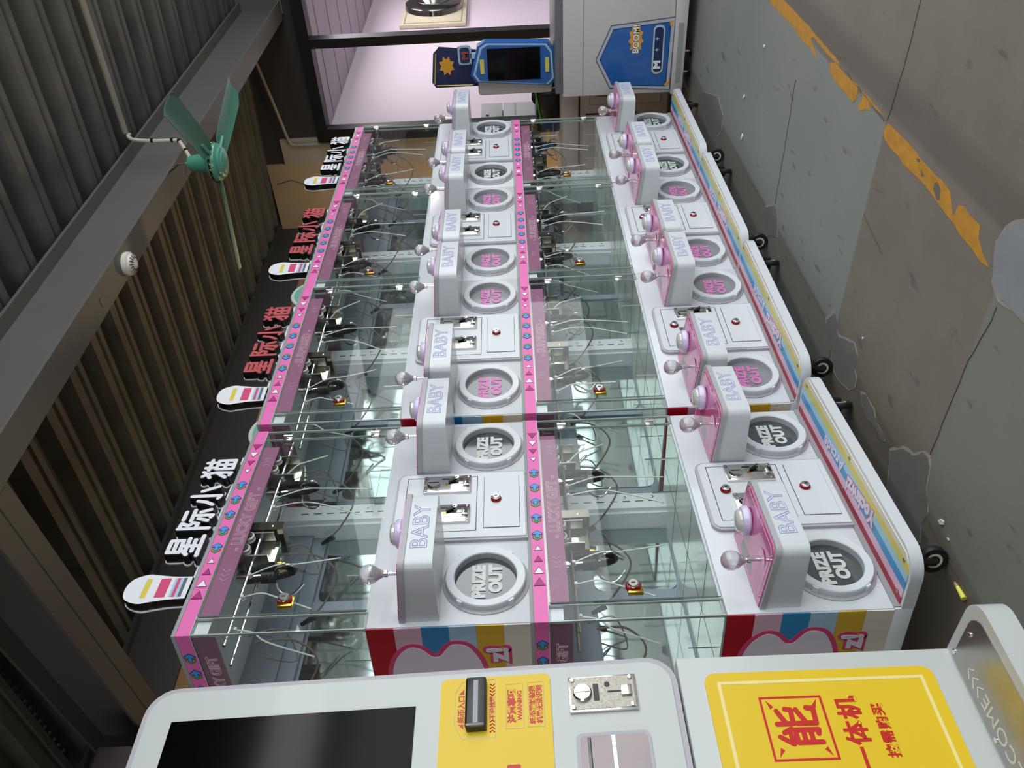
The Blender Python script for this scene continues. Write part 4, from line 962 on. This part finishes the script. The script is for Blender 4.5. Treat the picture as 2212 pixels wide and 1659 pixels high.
# ------------------------------------------------------------------ arcade cabinets and things in the inner room
def arcade():
    AW = mat('arcade_white', (204, 200, 198), 0.4); AG = mat('arcade_grey', (150, 150, 152), 0.4); AB = mat('arcade_blue', (24, 92, 168), 0.3, coat=0.3); AN = mat('arcade_navy', (22, 36, 84), 0.35); AS = mat('sticker_silver', (176, 182, 200), 0.35); AO = mat('sticker_amber', (226, 160, 40), 0.4); ALB = mat('pale_tech_blue', (170, 198, 222), 0.3)
    root = E('arcade_cabinet', 'white arcade cabinet with blue hexagon sticker and blue-framed screen, past the claw machine row', 'arcade machine')
    X = 3.38
    q = MB(); q.box(X, X+0.85, -1.10, 0.026, 0.115, 0.695, AW, bev=0.004); q.box(X-0.02, X+0.87, -1.12, 0.034, 0.050, 0.112, AW, bev=0.006); q.box(X-0.0225, X-0.019, -0.34, -0.035, 0.068, 0.094, AG)
    q.box(X-0.003, X+0.002, -1.1, 0.026, 0.587, 0.590, AG); body = q.build('cabinet_body', root)
    S = lambda P, d0, d1, m, mb: mb.prism(P, 'x', X-d1, X-d0, m)
    def off(P, g):
        cy = sum(a for a, _ in P)/len(P); cz = sum(b for _, b in P)/len(P)
        return [(cy+(a-cy)*(1-g/0.19), cz+(b-cz)*(1-g/0.2)) for a, b in P]
    hexp = [(0.013, 0.114), (-0.367, 0.108), (-0.338, 0.444), (-0.164, 0.522), (-0.010, 0.443)]
    q = MB(); S(hexp, 0.0002, 0.002, mat('sticker_edge', (84, 88, 100), 0.4), q); S(off(hexp, 0.006), 0.002, 0.003, AS, q); S(off(hexp, 0.022), 0.003, 0.004, AN, q); S(off(hexp, 0.026), 0.004, 0.005, AB, q)
    S([(-0.010, 0.140), (-0.030, 0.120), (-0.045, 0.120), (-0.018, 0.150)], 0.003, 0.0056, AO, q); S([(-0.352, 0.128), (-0.325, 0.122), (-0.318, 0.134), (-0.346, 0.142)], 0.003, 0.0056, AO, q)
    S(rrect(-0.335, -0.075, 0.158, 0.226, 0.026), 0.005, 0.006, mat('sticker_edge'), q); S(rrect(-0.330, -0.080, 0.162, 0.222, 0.024), 0.006, 0.007, ALB, q); S(rrect(-0.320, -0.090, 0.170, 0.214, 0.018), 0.007, 0.008, AN, q)
    burst = [(-0.265+(0.085 if i % 2 else 0.062)*cos(2*pi*i/22), 0.312+(0.040 if i % 2 else 0.027)*sin(2*pi*i/22)) for i in range(22)]
    S(burst, 0.005, 0.0065, AO, q)
    st = q.build('side_sticker', body, smooth=0)
    q = MB(); q.mesh(text('BOOM!', 0.045, 0.0030, 0.0004), sideL(X-0.0068, -0.265, 0.312), SIGNB); q.mesh(text('BOOM!', 0.045, 0.0012, 0.0004), sideL(X-0.0078, -0.265, 0.312), PWHITE)
    q.build('sticker_lettering', st, smooth=0); q = MB()
    q.mesh(text('M', 0.045, 0.0030, 0.0004, sx=1.2), sideL(X-0.0085, -0.128, 0.195), PWHITE)
    for y in (-0.205, -0.262):
        q.prism([(y+0.010*cos(a)*(1 if k % 2 == 0 else 0.35), 0.200+0.014*sin(a)*(1 if k % 2 == 0 else 0.35)) for k, a in enumerate([2*pi*i/8 for i in range(8)])], 'x', X-0.009, X-0.008, ALB)
    q.build('sticker_emblem', st, smooth=0)
    for y in (-0.16, -0.05, -1.0): q = MB(); q.tube([(X+0.06, y-0.012, 0.030), (X+0.06, y+0.012, 0.030)], 0.030, RUBBER, seg=18); q.tube([(X+0.06, y-0.0135, 0.030), (X+0.06, y+0.0135, 0.030)], 0.018, CREAMW, seg=14); q.box(X+0.04, X+0.08, y-0.018, y+0.018, 0.055, 0.066, BLACK); q.build('caster', root)
    # control deck and screen
    q = MB(); q.box(X-0.0, X+0.6, -1.08, 0.010, 0.695, 0.735, mat('deck_grey', (110, 112, 118), 0.4, noise=0.15, nscale=90), bev=0.006); q.build('control_deck', root)
    q = MB(); c = [(-0.036, 1.17), (-0.075, 1.195), (-0.225, 1.150), (-0.248, 1.11), (-0.232, 0.765), (-0.19, 0.735), (-0.035, 0.725), (0.0, 0.76)]
    q.prism(c, 'x', 3.50, 3.56, AB); q.prism(off(c, 0.012), 'x', 3.492, 3.50, ALB); q.prism(off(c, 0.022), 'x', 3.488, 3.492, AB)
    q.box(3.482, 3.488, -0.215, -0.045, 0.812, 1.100, mat('black_screen_glass')); q.box(3.484, 3.489, -0.16, -0.085, 1.118, 1.140, SYEL); q.box(3.484, 3.489, -0.155, -0.080, 0.765, 0.785, SYEL)
    sc = q.build('screen', root, smooth=0)
    q = MB(); q.box(3.545, 3.68, -0.20, 0.060, 0.745, 1.16, AW, bev=0.015); q.box(3.60, 3.66, -0.14, -0.03, 0.70, 0.80, BLACK); q.build('screen_housing', root)
    q = MB(); q.prism(rrect(-0.232, -0.130, 1.185, 1.258, 0.02), 'x', 3.51, 3.522, ALB); q.prism(rrect(-0.222, -0.140, 1.195, 1.248, 0.015), 'x', 3.505, 3.51, AN); q.mesh(text('M', 0.05, 0.002, 0.0004, sx=1.1), sideL(3.5045, -0.18, 1.22), mat('dull_red_print', (150, 60, 56), 0.4))
    for y, z in ((-0.225, 1.19), (-0.137, 1.19), (-0.225, 1.253), (-0.137, 1.253)): q.lathe([(0.004, 0), (0.004, -0.003), (0, -0.004)], (3.51, y, z), (1, 0, 0), CHROME, seg=8)
    q.box(3.51, 3.522, -0.19, -0.16, 1.14, 1.19, ALB); q.build('badge_plate', root, smooth=0)
    q = MB(); q.prism([(0.02, 1.15), (-0.175, 1.15), (-0.20, 1.37), (-0.17, 1.40), (-0.01, 1.42), (0.02, 1.40)], 'x', 3.60, 3.62, AN, side=BLACK)
    for P in (([(0.012, 1.19), (0.008, 1.395)]), ([(-0.17, 1.385), (0.0, 1.405)])): q.tube([(3.597, a, b_) for a, b_ in P], 0.003, SYEL, seg=4)
    q.prism([(-0.10+(0.055 if i % 2 else 0.035)*cos(2*pi*i/16), 1.33+(0.045 if i % 2 else 0.03)*sin(2*pi*i/16)) for i in range(16)], 'x', 3.595, 3.60, AO); q.box(3.61, 3.63, -0.10, -0.06, 1.10, 1.2, BLACK); q.build('header_board', root, smooth=0)
    # cabinet behind the end of the row, with vents and coin slot
    r2 = E('arcade_cabinet', 'plain white arcade cabinet with slotted vents, beside the farthest claw machine', 'arcade machine')
    q = MB(); q.box(3.70, 4.30, 0.05, 0.62, 0.06, 0.575, AW, bev=0.004); q.box(3.66, 4.30, 0.05, 0.62, 0.585, 0.690, AW, bev=0.012); q.build('cabinet_body', r2)
    q = MB()
    for y0, z0, z1 in ((0.25, 0.42, 0.54), (0.275, 0.42, 0.54), (0.25, 0.24, 0.38), (0.275, 0.24, 0.38)): q.box(3.697, 3.702, y0, y0+0.008, z0, z1, BLACK)
    q.box(3.697, 3.702, 0.08, 0.20, 0.10, 0.52, AG); q.box(3.694, 3.70, 0.085, 0.195, 0.105, 0.515, AW); q.build('vent_panel', r2, smooth=0)
    q = MB(); q.box(3.688, 3.696, 0.10, 0.15, 0.38, 0.49, STEEL, bev=0.002); q.box(3.686, 3.689, 0.12, 0.125, 0.44, 0.47, BLACK); q.build('coin_slot', r2)
    q = MB()
    for k in range(6): q.tube(smooth_path([(3.75+0.05*k, 0.10+0.05*k, 0.69), (3.74+0.05*k, 0.12+0.04*k, 0.78), (3.78+0.05*k, 0.10+0.03*k, 0.84), (3.86+0.04*k, 0.16, 0.70)]), 0.012, BLACK, seg=8)
    q.box(3.80, 4.2, 0.06, 0.40, 0.69, 0.83, BLACK, bev=0.02); q.tube([(3.79, 0.10, 0.84), (3.79, 0.34, 0.80)], 0.006, mat('green_trim', (90, 190, 60), 0.4), seg=6); q.build('control_deck', r2)
    # grey wall box, beige panel with chrome dome, dark green cabinet behind
    gb = E('wall_box', 'grey two-part metal box on the lilac wall behind the last claw machine', 'box', RW(5.36, 1.1, 0), PSI)
    GB = mat('grey_enamel_box', (168, 164, 168), 0.35); q = MB(); q.box(-0.14, 0.12, -0.03, 0.028, 1.055, 1.225, GB, bev=0.004); q.build('upper_box', gb)
    q = MB(); q.box(-0.14, 0.12, -0.03, 0.028, 0.76, 1.045, GB, bev=0.004); q.box(-0.12, 0.10, -0.034, -0.029, 0.95, 0.96, AG); q.build('lower_box', gb)
    q = MB(); q.box(-0.13, -0.11, -0.036, -0.029, 1.16, 1.185, BLACK); q.build('latch', gb)
    dp = E('wall_panel', 'beige wall panel with a polished chrome dome on the lilac wall', 'panel', RW(8.0, 1.1, 0), PSI)
    q = MB(); q.box(-0.50, 0.50, -0.01, 0.026, 1.40, 2.06, mat('beige_panel', (186, 176, 154), 0.5), bev=0.004)
    for a, b_, c, d in ((-0.46, 0.46, 1.44, 1.45), (-0.46, 0.46, 2.01, 2.02), (-0.46, -0.45, 1.44, 2.02), (0.45, 0.46, 1.44, 2.02)): q.box(a, b_, -0.014, -0.009, c, d, mat('beige_panel_line', (150, 140, 120), 0.5))
    q.build('backing_panel', dp)
    q = MB(); q.lathe([(0.30, 0), (0.29, -0.05), (0.22, -0.09), (0.19, -0.09), (0.17, -0.13), (0.10, -0.19), (0, -0.21)], (0.02, -0.01, 1.74), (0, 1, 0), mat('dark_chrome', (150, 148, 142), 0.12, 1.0), seg=40); q.build('chrome_dome', dp)
    dc = E('arcade_cabinet', 'dark green and grey arcade cabinet edge beyond the black window frame, above the white deck', 'arcade machine', (0, 0, 0))
    GNC = mat('dark_green_panel', (14, 52, 36), 0.3); q = MB(); q.box(4.45, 5.0, -1.0, -0.50, 0.05, 1.05, BLACK, bev=0.01); q.build('cabinet_body', dc)
    q = MB(); q.prism([(-0.52, 1.02), (-0.40, 1.02), (-0.44, 1.75), (-0.56, 1.78)], 'x', 4.50, 4.62, AG, side=GNC); q.prism([(-0.56, 1.05), (-0.45, 1.05), (-0.48, 1.72), (-0.58, 1.74)], 'x', 4.48, 4.50, GNC); q.build('side_wing', dc)
    # bits on the floor
    BIT = mat('white_scrap', (226, 226, 222), 0.6)
    for k, (x, y, s, a) in enumerate(((0.157, -0.112, 0.012, 0.6), (0.114, -0.101, 0.005, 0.2), (2.127, -0.598, 0.010, 0.1), (2.313, -0.335, 0.012, 0.8), (2.259, -0.182, 0.014, 1.2), (0.767, -0.207, 0.006, 0.5))):
        labs = ('torn white paper scrap on the floor by the nearest caster', 'tiny white crumb on the floor below the larger torn scrap', 'white speck of litter on grey floor nearest the yellow line', 'white chip on the floor in front of the farthest claw machine', 'white folded chip closest to the farthest claw machine', 'small pale pebble on brown floor in front of the second claw machine')
        q = MB(); q.prism([(-s, -s*0.4), (s*0.2, -s*0.55), (s*1.2, -s*0.1), (s*0.4, s*0.5), (-s*0.7, s*0.4)], 'z', 0.001, 0.001+s*0.3, BIT); tag(q.build('paper_scrap', loc=(x, y, 0), rot=(0, 0, a), smooth=0), labs[k], 'litter', 'bits of litter on the floor')
    q = MB(); q.tube([(-0.016, 0, 0.006), (0.018, 0, 0.006)], 0.0055, mat('yellow_plastic_tube', (226, 222, 90), 0.4), seg=12, rs=[0.0065, 0.0045]); o = tag(q.build('plastic_tube', loc=(0.000, -0.050, 0), rot=(0, 0, 0.05)), 'small yellow plastic tube lying beside the dark floor joint', 'litter')
    q = MB(); q.tube([(0.018, 0, 0.006), (0.024, 0.001, 0.006), (0.034, 0.002, 0.005)], 0.003, mat('tan_tip', (170, 140, 100), 0.5), seg=8, rs=[0.004, 0.0045, 0.0015]); q.build('tube_tip', o)
arcade()
